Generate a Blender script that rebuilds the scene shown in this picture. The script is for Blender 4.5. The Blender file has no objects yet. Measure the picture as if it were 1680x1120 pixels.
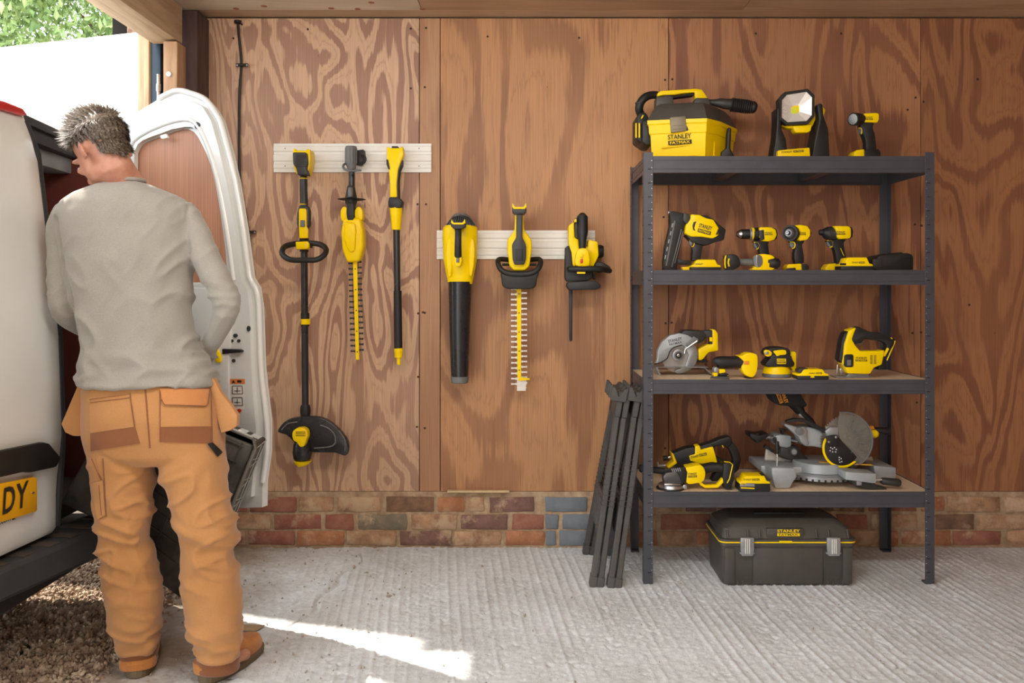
import bpy, bmesh, math, random
import numpy as np
from mathutils import Vector as V, Matrix, noise, Euler
random.seed(7)
sc = bpy.context.scene
COL = sc.collection
PI = math.pi
# ---------------- camera, world, sun, exposure ----------------
F, CX, CY, CH, WD = 1400.0, 864.0, 467.0, 1.26, 4.1     # focal length in px of a 1680 px frame, vanishing point, camera height, distance to back wall
cam = bpy.data.objects.new('camera', bpy.data.cameras.new('camera'))
COL.objects.link(cam)
cam.location = (0, -WD, CH); cam.rotation_euler = (PI/2, 0, 0)
cam.data.sensor_width = 36; cam.data.lens = F/1680*36
cam.data.shift_x = -(CX-840)/1680; cam.data.shift_y = (CY-560)/1680
cam.data.clip_start = 0.05; cam.data.clip_end = 200
sc.camera = cam
vs = sc.view_settings
vs.view_transform = 'Standard'; vs.look = 'None'; vs.gamma = 1; vs.use_curve_mapping = False
vs.exposure = 0.12
w = bpy.data.worlds.new('sky'); sc.world = w; w.use_nodes = True
bg = w.node_tree.nodes['Background']
bg.inputs[0].default_value = (0.86, 0.93, 1.0, 1); bg.inputs[1].default_value = 4.2
sd = bpy.data.lights.new('sun', 'SUN'); sd.energy = 11.0; sd.angle = math.radians(1.0); sd.color = (1, 0.93, 0.82)
sun = bpy.data.objects.new('sun', sd); COL.objects.link(sun)
SUNDIR = V((0.51, -0.318, -0.80)).normalized()
sun.rotation_euler = SUNDIR.to_track_quat('-Z', 'Y').to_euler()
def area(name, loc, target, size, energy, color, sy=None):
    a = bpy.data.lights.new(name, 'AREA'); a.energy = energy; a.color = color; a.size = size
    if sy: a.shape = 'RECTANGLE'; a.size_y = sy
    o = bpy.data.objects.new(name, a); COL.objects.link(o); o.location = loc
    o.rotation_euler = (V(target)-V(loc)).to_track_quat('-Z', 'Y').to_euler()
    return o
area('fill_behind_camera', (0.3, -6.5, 2.2), (0.6, 0, 0.9), 2.4, 45, (1, 0.93, 0.84), 1.6)  # added fill light behind the camera, standing in for unplaced daylight
area('fill_overhead', (0.0, -2.35, 2.44), (0.0, -0.75, 0.2), 1.7, 44, (1, 0.95, 0.88), 0.5)  # added overhead fill to brighten the wall and floor

# ---------------- helpers ----------------
def W(px, py, D): return V(((px-CX)*D/F, D-WD, CH-(py-CY)*D/F))
def lin(h):
    r = [int(h[i:i+2], 16)/255 for i in (0, 2, 4)]
    return tuple((c/12.92 if c <= .04045 else ((c+.055)/1.055)**2.4) for c in r)+(1,)
class N:
    def __init__(s, name):
        s.m = bpy.data.materials.new(name); s.m.use_nodes = True; s.t = s.m.node_tree
        s.b = s.t.nodes['Principled BSDF']
        s.tc = s.n('ShaderNodeTexCoord')
    def n(s, ty, **kw):
        x = s.t.nodes.new(ty)
        for k, v in kw.items(): setattr(x, k, v)
        return x
    def l(s, a, b): s.t.links.new(a, b)
    def math(s, op, a, b=None, c=None):
        x = s.n('ShaderNodeMath', operation=op)
        for i, v in enumerate((a, b, c)):
            if v is None: continue
            if isinstance(v, (int, float)): x.inputs[i].default_value = v
            else: s.l(v, x.inputs[i])
        return x.outputs[0]
    def map(s, scale=(1, 1, 1), loc=(0, 0, 0), rot=(0, 0, 0), src=None):
        x = s.n('ShaderNodeMapping'); x.inputs['Scale'].default_value = scale; x.inputs['Location'].default_value = loc; x.inputs['Rotation'].default_value = rot
        s.l(src or s.tc.outputs['Object'], x.inputs[0]); return x.outputs[0]
    def noise(s, vec, scale, detail=3, rough=.5, dist=0):
        x = s.n('ShaderNodeTexNoise'); s.l(vec, x.inputs['Vector'])
        x.inputs['Scale'].default_value = scale; x.inputs['Detail'].default_value = detail
        x.inputs['Roughness'].default_value = rough; x.inputs['Distortion'].default_value = dist
        return x.outputs['Fac']
    def ramp(s, fac, stops, interp='LINEAR'):
        x = s.n('ShaderNodeValToRGB'); x.color_ramp.interpolation = interp
        e = x.color_ramp.elements
        while len(e) < len(stops): e.new(0.5)
        for i, (p, c) in enumerate(stops): e[i].position = p; e[i].color = c
        s.l(fac, x.inputs[0]); return x.outputs[0]
    def mix(s, fac, a, b, bt='MIX'):
        x = s.n('ShaderNodeMix', data_type='RGBA', blend_type=bt)
        if isinstance(fac, (int, float)): x.inputs[0].default_value = fac
        else: s.l(fac, x.inputs[0])
        for i, v in ((6, a), (7, b)):
            if isinstance(v, tuple): x.inputs[i].default_value = v
            else: s.l(v, x.inputs[i])
        return x.outputs[2]
    def bump(s, h, strength=.3, dist=.01, prev=None):
        x = s.n('ShaderNodeBump'); x.inputs['Strength'].default_value = strength; x.inputs['Distance'].default_value = dist
        s.l(h, x.inputs['Height'])
        if prev: s.l(prev, x.inputs['Normal'])
        return x.outputs[0]
    def out(s, col=None, rough=None, normal=None, metal=None):
        for k, v in (('Base Color', col), ('Roughness', rough), ('Normal', normal), ('Metallic', metal)):
            if v is None: continue
            if isinstance(v, (int, float, tuple)): s.b.inputs[k].default_value = v
            else: s.l(v, s.b.inputs[k])
        return s.m
def W3(v): return (v, v, v, 1)
def pm(name, hexc, rough=.5, metal=0, var=.12, vs=14, bs=350, bst=.12, hex2=None):
    """plain procedural material: a colour with soft variation and a fine grain"""
    k = N(name); c = lin(hexc); v = k.map()
    nz = k.noise(v, vs, 4, .6)
    c2 = lin(hex2) if hex2 else tuple(x*(1-var*2) for x in c[:3])+(1,)
    col = k.ramp(nz, [(.3, c2), (.62, c)])
    r = k.math('ADD', k.math('MULTIPLY', nz, .22), rough-.11)
    return k.out(col, r, k.bump(k.noise(v, bs, 2), bst, .0006), metal)
YEL = pm('yellow_plastic', 'F6D000', .34, var=.03); YEL.node_tree.nodes['Principled BSDF'].inputs['Specular IOR Level'].default_value = .22
BLK = pm('black_rubber', '191816', .55, var=.15)
TBX = pm('toolbox_plastic', '4A4640', .5, var=.1)
DGR = pm('charcoal_plastic', '312F2C', .5, var=.12)
MGR = pm('grey_plastic', '6E6E6C', .5)
LGR = pm('light_grey_metal', 'A9ABAC', .38, .6)
STL = pm('steel', 'C9C9C6', .28, .9, var=.1)
GRAPH = pm('graphite_painted_steel', '4A4A50', .42, .25, var=.08, bs=120, bst=.05)
ALU = pm('cast_aluminium', 'A9AEB0', .42, .3, var=.08, bs=240, bst=.2)
WHT = pm('white_pvc', 'E3DFD6', .45, var=.03)
RED = pm('red_plastic', 'C8321E', .4)
LENS = pm('lens_reflector', 'E6DFD6', .25, .25, var=.05)
LEDY = pm('led_phosphor', 'D9DE3C', .4)
ORG = pm('orange_print', 'E8921E', .6)
INK = pm('black_print', '2A2218', .6)
WINK = pm('white_print', 'E8E8E8', .6)

def merge(bm, b2, mtx=None):
    if mtx is not None: bmesh.ops.transform(b2, matrix=mtx, verts=b2.verts)
    me = bpy.data.meshes.new('t'); b2.to_mesh(me); b2.free(); bm.from_mesh(me); bpy.data.meshes.remove(me)
def B(): return bmesh.new()
def _bev(b, off, seg, edges=None):
    if off > 0:
        bmesh.ops.bevel(b, geom=edges or b.edges[:], offset=off, segments=seg, profile=.5, affect='EDGES', clamp_overlap=True)
def slab(bm, pts, y0, y1, bev=.002, seg=2, mtx=None, capsonly=False):
    """outline of (x,z) metres extruded from y0 to y1"""
    b = bmesh.new()
    f = [b.verts.new((x, y0, z)) for x, z in pts]; k = [b.verts.new((x, y1, z)) for x, z in pts]
    b.faces.new(f); b.faces.new(k[::-1]); n = len(pts)
    for i in range(n): b.faces.new((f[i], k[i], k[(i+1) % n], f[(i+1) % n]))
    bmesh.ops.recalc_face_normals(b, faces=b.faces)
    es = None
    if capsonly: es = [e for e in b.edges if abs(e.verts[0].co.y-e.verts[1].co.y) < 1e-6]
    _bev(b, bev, seg, es)
    merge(bm, b, mtx)
def prism(bm, pts, D, th, bev=1.0, seg=2, off=0, capsonly=False):
    """outline in photo pixels, standing at distance D from the camera, th metres thick; bev in px"""
    P = [W(x, y, D) for x, y in pts]
    slab(bm, [(p.x, p.z) for p in P], D-WD-th/2+off, D-WD+th/2+off, bev*D/F, seg, None, capsonly)
def rect(x0, y0, x1, y1): return [(x0, y0), (x1, y0), (x1, y1), (x0, y1)]
def circ(x, y, r, n=24, ry=None): return [(x+r*math.cos(2*PI*i/n), y+(ry or r)*math.sin(2*PI*i/n)) for i in range(n)]
def rotp(pts, c, deg):
    a = math.radians(deg); return [(c[0]+(x-c[0])*math.cos(a)-(y-c[1])*math.sin(a), c[1]+(x-c[0])*math.sin(a)+(y-c[1])*math.cos(a)) for x, y in pts]
def sm(pts, n=3, closed=True):
    """Catmull-Rom smoothing of an outline"""
    o = []; L = len(pts)
    for i in range(L if closed else L-1):
        if closed: p = [pts[(i+k-1) % L] for k in range(4)]
        else: p = [pts[min(max(i+k-1, 0), L-1)] for k in range(4)]
        for j in range(n):
            t = j/n
            o.append(tuple(.5*((2*p[1][a])+(-p[0][a]+p[2][a])*t+(2*p[0][a]-5*p[1][a]+4*p[2][a]-p[3][a])*t*t+(-p[0][a]+3*p[1][a]-3*p[2][a]+p[3][a])*t**3) for a in range(len(p[0]))))
    if not closed: o.append(tuple(pts[-1]))
    return o
def strip(pts, ws):
    """outline of a band along a centre line with full widths ws (px)"""
    if not isinstance(ws, (list, tuple)): ws = [ws]*len(pts)
    a, b = [], []
    for i, p in enumerate(pts):
        q0 = pts[max(i-1, 0)]; q1 = pts[min(i+1, len(pts)-1)]
        dx, dy = q1[0]-q0[0], q1[1]-q0[1]; L = math.hypot(dx, dy) or 1
        nx, ny = -dy/L*ws[i]/2, dx/L*ws[i]/2
        a.append((p[0]+nx, p[1]+ny)); b.append((p[0]-nx, p[1]-ny))
    return a+b[::-1]
def tube(bm, pts, seg=12, caps=True, flat=1.0, up=None):
    """pts: (Vector, radius) rings swept along a path"""
    b = bmesh.new(); rings = []; n = len(pts); prev = None
    for i, (p, r) in enumerate(pts):
        t = (pts[min(i+1, n-1)][0]-pts[max(i-1, 0)][0])
        t = t.normalized() if t.length > 1e-9 else (prev or V((0, 0, 1)))
        prev = t
        if i == 0:
            u = (up or (V((0, 1, 0)) if abs(t.y) < .9 else V((1, 0, 0))))
        u = (u-t*u.dot(t)).normalized(); v = t.cross(u)
        rings.append([b.verts.new(p+(u*math.cos(2*PI*k/seg)*flat+v*math.sin(2*PI*k/seg))*r) for k in range(seg)])
    for i in range(n-1):
        for k in range(seg):
            b.faces.new((rings[i][k], rings[i][(k+1) % seg], rings[i+1][(k+1) % seg], rings[i+1][k]))
    if caps: b.faces.new(rings[0][::-1]); b.faces.new(rings[-1])
    bmesh.ops.recalc_face_normals(b, faces=b.faces)
    merge(bm, b)
def tpx(bm, pts, seg=12, flat=1.0, smooth=0, up=None):
    """tube through (px, py, D, radius px)"""
    if smooth: pts = sm(pts, smooth, False)
    tube(bm, [(W(x, y, D), r*D/F) for x, y, D, r in pts], seg, True, flat, up)
def box(bm, c, s, rot=None, bev=.002, seg=2):
    b = bmesh.new(); bmesh.ops.create_cube(b, size=1)
    bmesh.ops.transform(b, matrix=Matrix.Diagonal((*s, 1)), verts=b.verts)
    _bev(b, bev, seg)
    m = Matrix.Translation(V(c))
    if rot: m = m @ Euler(rot).to_matrix().to_4x4()
    merge(bm, b, m)
def ell(bm, c, r, rot=None, n=16):
    b = bmesh.new(); bmesh.ops.create_uvsphere(b, u_segments=n, v_segments=max(6, n//2), radius=1)
    m = Matrix.Translation(V(c))
    if rot: m = m @ Euler(rot).to_matrix().to_4x4()
    merge(bm, b, m @ Matrix.Diagonal((*r, 1)))
def loft(bm, rings, caps=True):
    b = bmesh.new(); R = [[b.verts.new(p) for p in r] for r in rings]; n = len(R[0])
    for i in range(len(R)-1):
        for k in range(n): b.faces.new((R[i][k], R[i][(k+1) % n], R[i+1][(k+1) % n], R[i+1][k]))
    if caps: b.faces.new(R[0][::-1]); b.faces.new(R[-1])
    bmesh.ops.recalc_face_normals(b, faces=b.faces); merge(bm, b)
def sell(cx, cy, z, rx, ry, n=24, p=2.0, rot=0):
    """horizontal superellipse ring"""
    o = []
    for i in range(n):
        a = 2*PI*i/n; c, s = math.cos(a), math.sin(a)
        x = rx*math.copysign(abs(c)**(2/p), c); y = ry*math.copysign(abs(s)**(2/p), s)
        o.append(V((cx+x*math.cos(rot)-y*math.sin(rot), cy+x*math.sin(rot)+y*math.cos(rot), z)))
    return o
def link(name, me, mat, parent=None, kind=None, label=None):
    o = bpy.data.objects.new(name, me); COL.objects.link(o)
    if mat and not len(me.materials): me.materials.append(mat)
    if parent: o.parent = parent
    if kind: o['kind'] = kind
    if label: o['label'] = label
    return o
def fin(name, bm, mat, parent=None, kind=None, label=None, ang=35, org=None):
    """mesh made in world coordinates; stored relative to its top-level thing"""
    root = parent
    while root is not None and root.parent is not None: root = root.parent
    off = V(root.location) if root is not None else (V(org) if org else V((0, 0, 0)))
    p = parent
    if root is not None and parent is not root: pass
    bmesh.ops.translate(bm, vec=-off, verts=bm.verts)
    me = bpy.data.meshes.new(name); bm.to_mesh(me); bm.free()
    for f in me.polygons: f.use_smooth = True
    me.set_sharp_from_angle(angle=math.radians(ang))
    o = link(name, me, mat, p, kind, label)
    if org and root is None: o.location = off
    return o
def tag(o, label, cat, group=None):
    o['label'] = label; o['category'] = cat
    if group: o['group'] = group
    return o
def thing(name, label, cat, base, group=None):
    o = bpy.data.objects.new(name, None); COL.objects.link(o); o.location = base; o.empty_display_size = .05
    return tag(o, label, cat, group)
def P(parent, name, mat, fn, *a, label=None, kind=None, **k):
    """one part from one shape call"""
    bm = B(); fn(bm, *a, **k); return fin(name, bm, mat, parent, kind, label)
_tc = {}
def text(parent, s, px, py, wpx, D, y, mat, hpx=None, rot=0, name='lettering', mtx=None, bold=.02):
    """flat lettering facing the camera; centre (px,py) at distance D, plane at world y; or placed by mtx (then wpx/hpx in metres)"""
    if s not in _tc:
        cu = bpy.data.curves.new('t', 'FONT'); cu.body = s; cu.align_x = 'LEFT'; cu.offset = bold; cu.extrude = 0.0; cu.resolution_u = 3
        to = bpy.data.objects.new('t', cu); COL.objects.link(to)
        dg = bpy.context.evaluated_depsgraph_get()
        me = bpy.data.meshes.new_from_object(to.evaluated_get(dg)); bpy.data.objects.remove(to); 
        co = np.array([v.co[:] for v in me.vertices]); mn = co.min(0); mx = co.max(0)
        _tc[s] = (me, mn, mx)
    me, mn, mx = _tc[s]; me = me.copy(); me.materials.clear()
    sx = 1/(mx[0]-mn[0]); sy = 1/(mx[1]-mn[1])
    wm = wpx if mtx is not None else wpx*D/F
    hm = (hpx if mtx is not None else hpx*D/F) if hpx else wm*sx/sy*1.0
    m0 = Matrix.Translation((-(mn[0]+mx[0])/2*0, 0, 0))
    T0 = Matrix.Diagonal((wm*sx, hm*sy, 1, 1)) @ Matrix.Translation((-(mn[0]+mx[0])/2, -(mn[1]+mx[1])/2, 0))
    if mtx is None:
        c = W(px, py, D); c.y = y
        mtx = Matrix.Translation(c) @ Matrix.Rotation(math.radians(rot), 4, 'Y') @ Matrix.Rotation(PI/2, 4, 'X')
    root = parent
    while root.parent is not None: root = root.parent
    me.transform(Matrix.Translation(-V(root.location)) @ mtx @ T0)
    return link(name, me, mat, parent)
def logo(parent, px, py, w, h, D, y, rot=0, ink=None, ground=None, oneline=False):
    """two-line or one-line maker's mark; ink letters, filled bar with letters in the ground colour"""
    ink = ink or INK; ground = ground or YEL
    a = math.radians(rot); 
    def at(u, v): return (px+u*math.cos(a)-v*math.sin(a), py+u*math.sin(a)+v*math.cos(a))
    if oneline:
        c1 = at(-w*.24, 0); c2 = at(w*.26, 0); w1, w2, h1, h2 = w*.48, w*.44, h*.85, h
    else:
        c1 = at(0, -h*.27); c2 = at(0, h*.28); w1, w2, h1, h2 = w, w, h*.44, h*.4
    text(parent, 'STANLEY', c1[0], c1[1], w1, D, y-.0006, ink, h1, rot)
    bm = B(); pts = rotp(rect(c2[0]-w2/2, c2[1]-h2/2, c2[0]+w2/2, c2[1]+h2/2), c2, rot)
    Q = [W(q[0], q[1], D) for q in pts]; slab(bm, [(q.x, q.z) for q in Q], y-.0006, y+.0004, 0)
    fin('name_bar', bm, ink, parent)
    text(parent, 'FATMAX', c2[0], c2[1], w2*.86, D, y-.0012, ground, h2*.66, rot)
def struct(o): o['kind'] = 'structure'; return o
def vn(x, y, seed=0):
    """vectorised value noise"""
    xi = np.floor(x).astype(np.int64); yi = np.floor(y).astype(np.int64); xf = x-xi; yf = y-yi
    def h(a, b):
        n = (a*374761393+b*668265263+seed*974711) & 0xffffffff; n = ((n ^ (n >> 13))*1274126177) & 0xffffffff
        return ((n ^ (n >> 16)) & 0xffff)/65535.0
    u = xf*xf*(3-2*xf); v = yf*yf*(3-2*yf)
    return (h(xi, yi)*(1-u)+h(xi+1, yi)*u)*(1-v)+(h(xi, yi+1)*(1-u)+h(xi+1, yi+1)*u)*v
# ---------------- setting ----------------
def plymat(name, seed, light, dark, k=9.0, soft=.16, amount=1.0, sx=1.5, sz=.42, axes=(0, 2)):
    m = N(name); src = m.tc.outputs['Object']
    sc_ = [1, 1, 1]; sc_[axes[0]] = sx; sc_[axes[1]] = sz; sc_[3-axes[0]-axes[1]] = .3
    big = m.map(tuple(sc_), (seed*3.7, seed*1.3, seed*2.1))
    a = m.noise(big, 1.9, 2.2, .45, .7)
    jg = [1, 1, 1]; jg[axes[0]] = 70; jg[axes[1]] = 3.5; jg[3-axes[0]-axes[1]] = 1
    j = m.noise(m.map(tuple(jg), (seed, 0, 0)), 1.0, 3, .6)
    val = m.math('ADD', m.math('MULTIPLY', a, k), m.math('MULTIPLY', j, .55))
    band = m.math('PINGPONG', val, .5)
    band = m.math('MULTIPLY', band, 2.0)
    lc, dc = lin(light), lin(dark)
    mid = tuple((x*.5+y*.5) for x, y in zip(lc, dc))
    msk = m.ramp(m.noise(m.map((1.3, 1.3, 1.3), (seed*5, 2, 0)), 1.3, 2), [(.3, W3(.45*amount)), (.62, W3(amount))])
    base = m.ramp(band, [(.5-soft, dc), (.5+soft*.25, lc), (.9, lc), (1.0, mid)])
    lt = m.mix(msk, mid if amount < .8 else tuple(x*.75+y*.25 for x, y in zip(lc, dc)), base)
    st = [1, 1, 1]; st[axes[0]] = 240; st[axes[1]] = 2.5
    s = m.noise(m.map(tuple(st)), 1.0, 3, .65)
    col = m.mix(1.0, lt, m.ramp(s, [(.32, W3(.80)), (.68, W3(1.12))]), 'MULTIPLY')
    big2 = m.ramp(m.noise(m.map((.8, .8, .35), (seed, seed, 0)), 1.6, 3), [(.3, W3(.84)), (.7, W3(1.1))])
    col = m.mix(1.0, col, big2, 'MULTIPLY')
    vo = m.n('ShaderNodeTexVoronoi'); m.l(m.map((1.9, 1.9, 1.9), (seed*1.7, 0, 0)), vo.inputs['Vector']); vo.inputs['Scale'].default_value = 2.6
    kn = m.ramp(vo.outputs['Distance'], [(.008, W3(.28)), (.018, W3(1))])
    col = m.mix(1.0, col, kn, 'MULTIPLY')
    return m.out(col, m.math('ADD', m.math('MULTIPLY', s, .25), .42), m.bump(m.math('ADD', m.math('MULTIPLY', s, .5), m.math('MULTIPLY', band, .6)), .35, .0012))
wall = bpy.data.objects.new('wall_back', None); COL.objects.link(wall); struct(wall)
ZT, ZB = 2.54, .268
seams = [(-1.92, -.517), (-.514, -.417), (-.414, .681), (.684, 1.893), (1.896, 3.11)]
pc = [('C6A080', '98705A'), ('BC8E66', '966648'), ('BA8658', '8A5A3A'), ('AE7850', '805038'), ('A26E48', '784A32')]
for i, (x0, x1) in enumerate(seams):
    am = [1, .5, .9, .95, .8][i]
    m = plymat('plywood_%s' % 'abcde'[i], i*2.3+1, pc[i][0], pc[i][1], [13.5, 4, 6, 9.5, 10][i], [.12, .3, .2, .16, .2][i], am, sx=[1.6, 1, .95, 1.6, 1.5][i], sz=[.55, .3, .3, .42, .5][i])
    bm = B(); box(bm, ((x0+x1)/2, .009, (ZT+ZB)/2), (x1-x0, .018, ZT-ZB), bev=.0015, seg=1)
    fin('plywood_sheet', bm, m, wall)
bm = B(); box(bm, (.6, .05, 1.4), (5.2, .06, 2.4), bev=0); fin('backing', bm, pm('dark_gap', '1E1712', .9), wall)
# screw heads on the sheets
bm = B()
for x, y in [(383, 63), (397, 40), (505, 48), (674, 47), (699, 46), (674, 145), (697, 143), (1091, 131), (1103, 130), (1092, 530), (1102, 529), (1501, 368), (1512, 370), (1497, 546), (1511, 545), (1502, 160), (1515, 167), (694, 512), (699, 335), (685, 335), (686, 514), (697, 513), (686, 618), (1091, 735), (1504, 660), (1489, 180), (1089, 356), (684, 700), (697, 702), (1604, 130), (1590, 500), (800, 60), (950, 62), (1240, 55), (1380, 55)]:
    p = W(x, y, WD); tube(bm, [(V((p.x, -.0015, p.z)), .0055), (V((p.x, .004, p.z)), .0055)], 8)
fin('screw', bm, pm('screw_hole', '3A2418', .8), wall, kind='stuff')
# brick plinth
MORT = N('mortar'); v = MORT.map(); n1 = MORT.noise(v, 22, 6, .65)
MORT.out(MORT.ramp(n1, [(.3, lin('8C7258')), (.6, lin('B49A7C')), (.75, lin('C4AE94'))]), .95, MORT.bump(MORT.noise(v, 60, 6, .7), .9, .006))
def brickmat(name, a, b, smear):
    k = N(name); v = k.map(); n1 = k.noise(v, 18, 6, .65); n2 = k.noise(v, 7, 5, .7)
    col = k.ramp(n1, [(.35, lin(a)), (.62, lin(b))])
    col = k.mix(k.ramp(n2, [(.5-smear, W3(0)), (.56-smear*.4+.1, W3(.85))]), lin('BFA588'), col) if smear < 0 else k.mix(k.ramp(n2, [(.62-smear, W3(0)), (.74-smear, W3(.8))]), col, lin('C4A888'))
    return k.out(col, .92, k.bump(k.noise(v, 70, 6, .72), .9, .005))
BR = {'r': brickmat('brick_red', '8A5444', 'A06C58', .06), 'p': brickmat('brick_pale', '8E6A50', 'B8906E', .16), 'd': brickmat('brick_dark', '6E5044', '86645A', .08),
      'n': brickmat('brick_brown', '6B5240', '8E6C54', .08), 'o': brickmat('brick_orange', '9A6444', 'B47C5A', .1), 'b': pm('brick_blue_paint', '74797E', .8, var=.12, bs=70, bst=.8, hex2='666B72'), 'g': brickmat('brick_greyish', '6C675A', '8A7C66', .1)}
plinth = bpy.data.objects.new('wall_back_plinth', None); COL.objects.link(plinth); struct(plinth)
bm = B(); box(bm, (.6, .03, .125), (5.2, .07, .285), bev=.006)
b2 = bmesh.new(); b2.free()
fin('mortar_bed', bm, MORT.m, plinth)
rows = [
 (814.5, 838, [(330, 406, 'r'), (410, 487, 'r'), (491, 547, 'p'), (556, 625, 'p'), (634, 712, 'n'), (718, 762, 'o'), (764, 795, 'p'), (803, 876, 'd'), (894, 962, 'b'), (968, 1030, 'p')]),
 (843, 867, [(360, 444, 'p'), (451, 527, 'r'), (534, 580, 'r'), (588, 668, 'g'), (675, 750, 'p'), (756, 833, 'd'), (840, 892, 'r'), (895, 916, 'b'), (922, 996, 'b')]),
 (870, 893, [(320, 404, 'r'), (408, 484, 'r'), (488, 565, 'o'), (570, 650, 'p'), (657, 742, 'd'), (746, 822, 'p'), (830, 893, 'o'), (895, 912, 'b'), (917, 992, 'b')])]
ex = [[(1553, 1638, 'p'), (1646, 1728, 'p'), (1510, 1548, 'o')], [(1533, 1596, 'n'), (1606, 1690, 'p')], [(1478, 1558, 'o'), (1562, 1640, 'r'), (1650, 1730, 'p')]]
for i, (y0, y1, L) in enumerate(rows):
    L = L+ex[i]; a = max(b for _, b, _ in L if b < 1100)+7; lim = min(a_ for a_, _, _ in L if a_ > 1300)-6
    while a < lim-20:
        b = min(a+random.choice([74, 78, 80, 50]), lim); L.append((a, b, random.choice('rporndo'))); a = b+7
    for a, b, t in L:
        p0 = W(a, y1, WD); p1 = W(b, y0, WD); bq = bmesh.new(); bmesh.ops.create_cube(bq, size=1)
        bmesh.ops.subdivide_edges(bq, edges=bq.edges[:], cuts=1, use_grid_fill=True)
        for vv in bq.verts:
            c = vv.co; q = V((random.uniform(-1, 1), random.uniform(-1, 1), random.uniform(-1, 1)))
            f = .0022 if abs(c.x) > .4 else .0015
            vv.co = V((c.x*(p1.x-p0.x), c.y*.05, c.z*(p1.z-p0.z)))+q*f*V((1, 1, 1)).length
        _bev(bq, .003, 1)
        for vv in bq.verts: vv.co += V(((p0.x+p1.x)/2, +.013, (p0.z+p1.z)/2))
        o = fin('brick', bq, BR[t], plinth, ang=50)
# batten on the plinth ledge
bm = B(); box(bm, W(785, 805.5, 4.07), (.295, .02, .009), bev=.001); tag(fin('wooden_batten', bm, pm('raw_pine', 'CFB48A', .7), org=W(785, 806, 4.07)), 'thin raw pine batten lying on top of the brick plinth', 'batten')

# floor: real ridges of tamped concrete
def floor_h(x, y):
    rx = x+.117*y+.012*vn(x*2.1, y*1.7, 31)
    mask = np.clip((x+1.05+.25*vn(x*3, y*3, 5))/.5, 0, 1)
    per = rx/.038+1.3*vn(rx*1.1, y*.8, 3)
    rid = np.exp(-(((per % 1)-.5)/.17)**2)
    brk = np.clip(vn(rx*21, y*3.2, 8)*1.1+vn(rx*3, y*1.3, 18)*.7-.35, .12, 1)
    h = .0042*rid*brk*mask
    a_, b_ = x*.8+y*.6, y*.8-x*.6
    h += .004*(vn(a_*4, b_*4, 1)-.5)+.0016*(vn(a_*19, b_*17, 2)-.5)+.0022*(vn(a_*61, b_*67, 4)-.5)+.0020*(vn(x*130, y*120, 14)-.5)
    pit = np.clip(vn(a_*66, b_*60, 9)+.35*vn(rx*9, y*4, 19)-1.02, 0, 1)/.2; h -= .006*np.clip(pit, 0, 1)
    rough = 1-mask; h += rough*.008*(vn(x*16, y*16, 12)-.5)+rough*.006*(vn(x*45, y*45, 13)-.6)
    # crack running from the plinth towards the camera
    cxx = -.735+.02*np.sin(y*21)+.03*(vn(y*9, y*0+3, 6)-.5)+(y)*.14
    dist = np.abs(x-cxx); wd = .004+.012*vn(y*13, y*0, 7)
    on = (y > -.95) & (y < .0); h -= np.where(on, .012*np.exp(-(dist/wd)**2), 0)
    return h
def grid(xs, ys, hf):
    X, Y = np.meshgrid(xs, ys); Z = hf(X, Y); nx, ny = len(xs), len(ys)
    co = np.stack([X.ravel(), Y.ravel(), Z.ravel()], 1)
    idx = np.arange(nx*ny).reshape(ny, nx)
    q = np.stack([idx[:-1, :-1].ravel(), idx[:-1, 1:].ravel(), idx[1:, 1:].ravel(), idx[1:, :-1].ravel()], 1)
    me = bpy.data.meshes.new('grid'); me.vertices.add(len(co)); me.vertices.foreach_set('co', co.ravel())
    me.loops.add(q.size); me.loops.foreach_set('vertex_index', q.ravel()); me.polygons.add(len(q))
    me.polygons.foreach_set('loop_start', np.arange(0, q.size, 4)); me.update(calc_edges=True); me.validate()
    for p in me.polygons: p.use_smooth = True
    return me
k = N('tamped_concrete'); v = k.map(); n1 = k.noise(v, 2.2, 5, .6); n2 = k.noise(v, 26, 6, .7)
col = k.ramp(n1, [(.3, lin('C3C4C3')), (.5, lin('D4D7D8')), (.7, lin('DEE1E3'))])
col = k.mix(1.0, col, k.ramp(n2, [(.3, W3(.82)), (.6, W3(1.06))]), 'MULTIPLY')
sp = k.noise(k.map((1, 1, 1)), 130, 3, .6); col = k.mix(k.ramp(sp, [(.66, W3(0)), (.72, W3(.75))]), col, lin('55504A'))
sx_ = k.n('ShaderNodeSeparateXYZ'); k.l(k.tc.outputs['Object'], sx_.inputs[0])
dirt = k.math('ADD', sx_.outputs[0], k.math('MULTIPLY', k.noise(v, 3, 5, .65), .7))
col = k.mix(k.ramp(k.math('ADD', dirt, 1.4), [(.42, W3(.75)), (.85, W3(0))]), col, lin('9A8266'))
CONC = k.out(col, .93, k.bump(k.noise(v, 160, 5, .7), .75, .004))
fl = link('floor', grid(np.linspace(-1.62, 2.75, 900), np.linspace(-2.35, .03, 480), floor_h), CONC); struct(fl)
bm = B(); box(bm, (1.0, -4.9, -.011), (5.3, 5.1, .02), bev=0); box(bm, (3.3, -1.2, -.011), (1.12, 2.45, .02), bev=0); box(bm, (.6, -1.1, -.04), (5.4, 2.4, .04), bev=0); struct(fin('floor_slab', bm, CONC))
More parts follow.
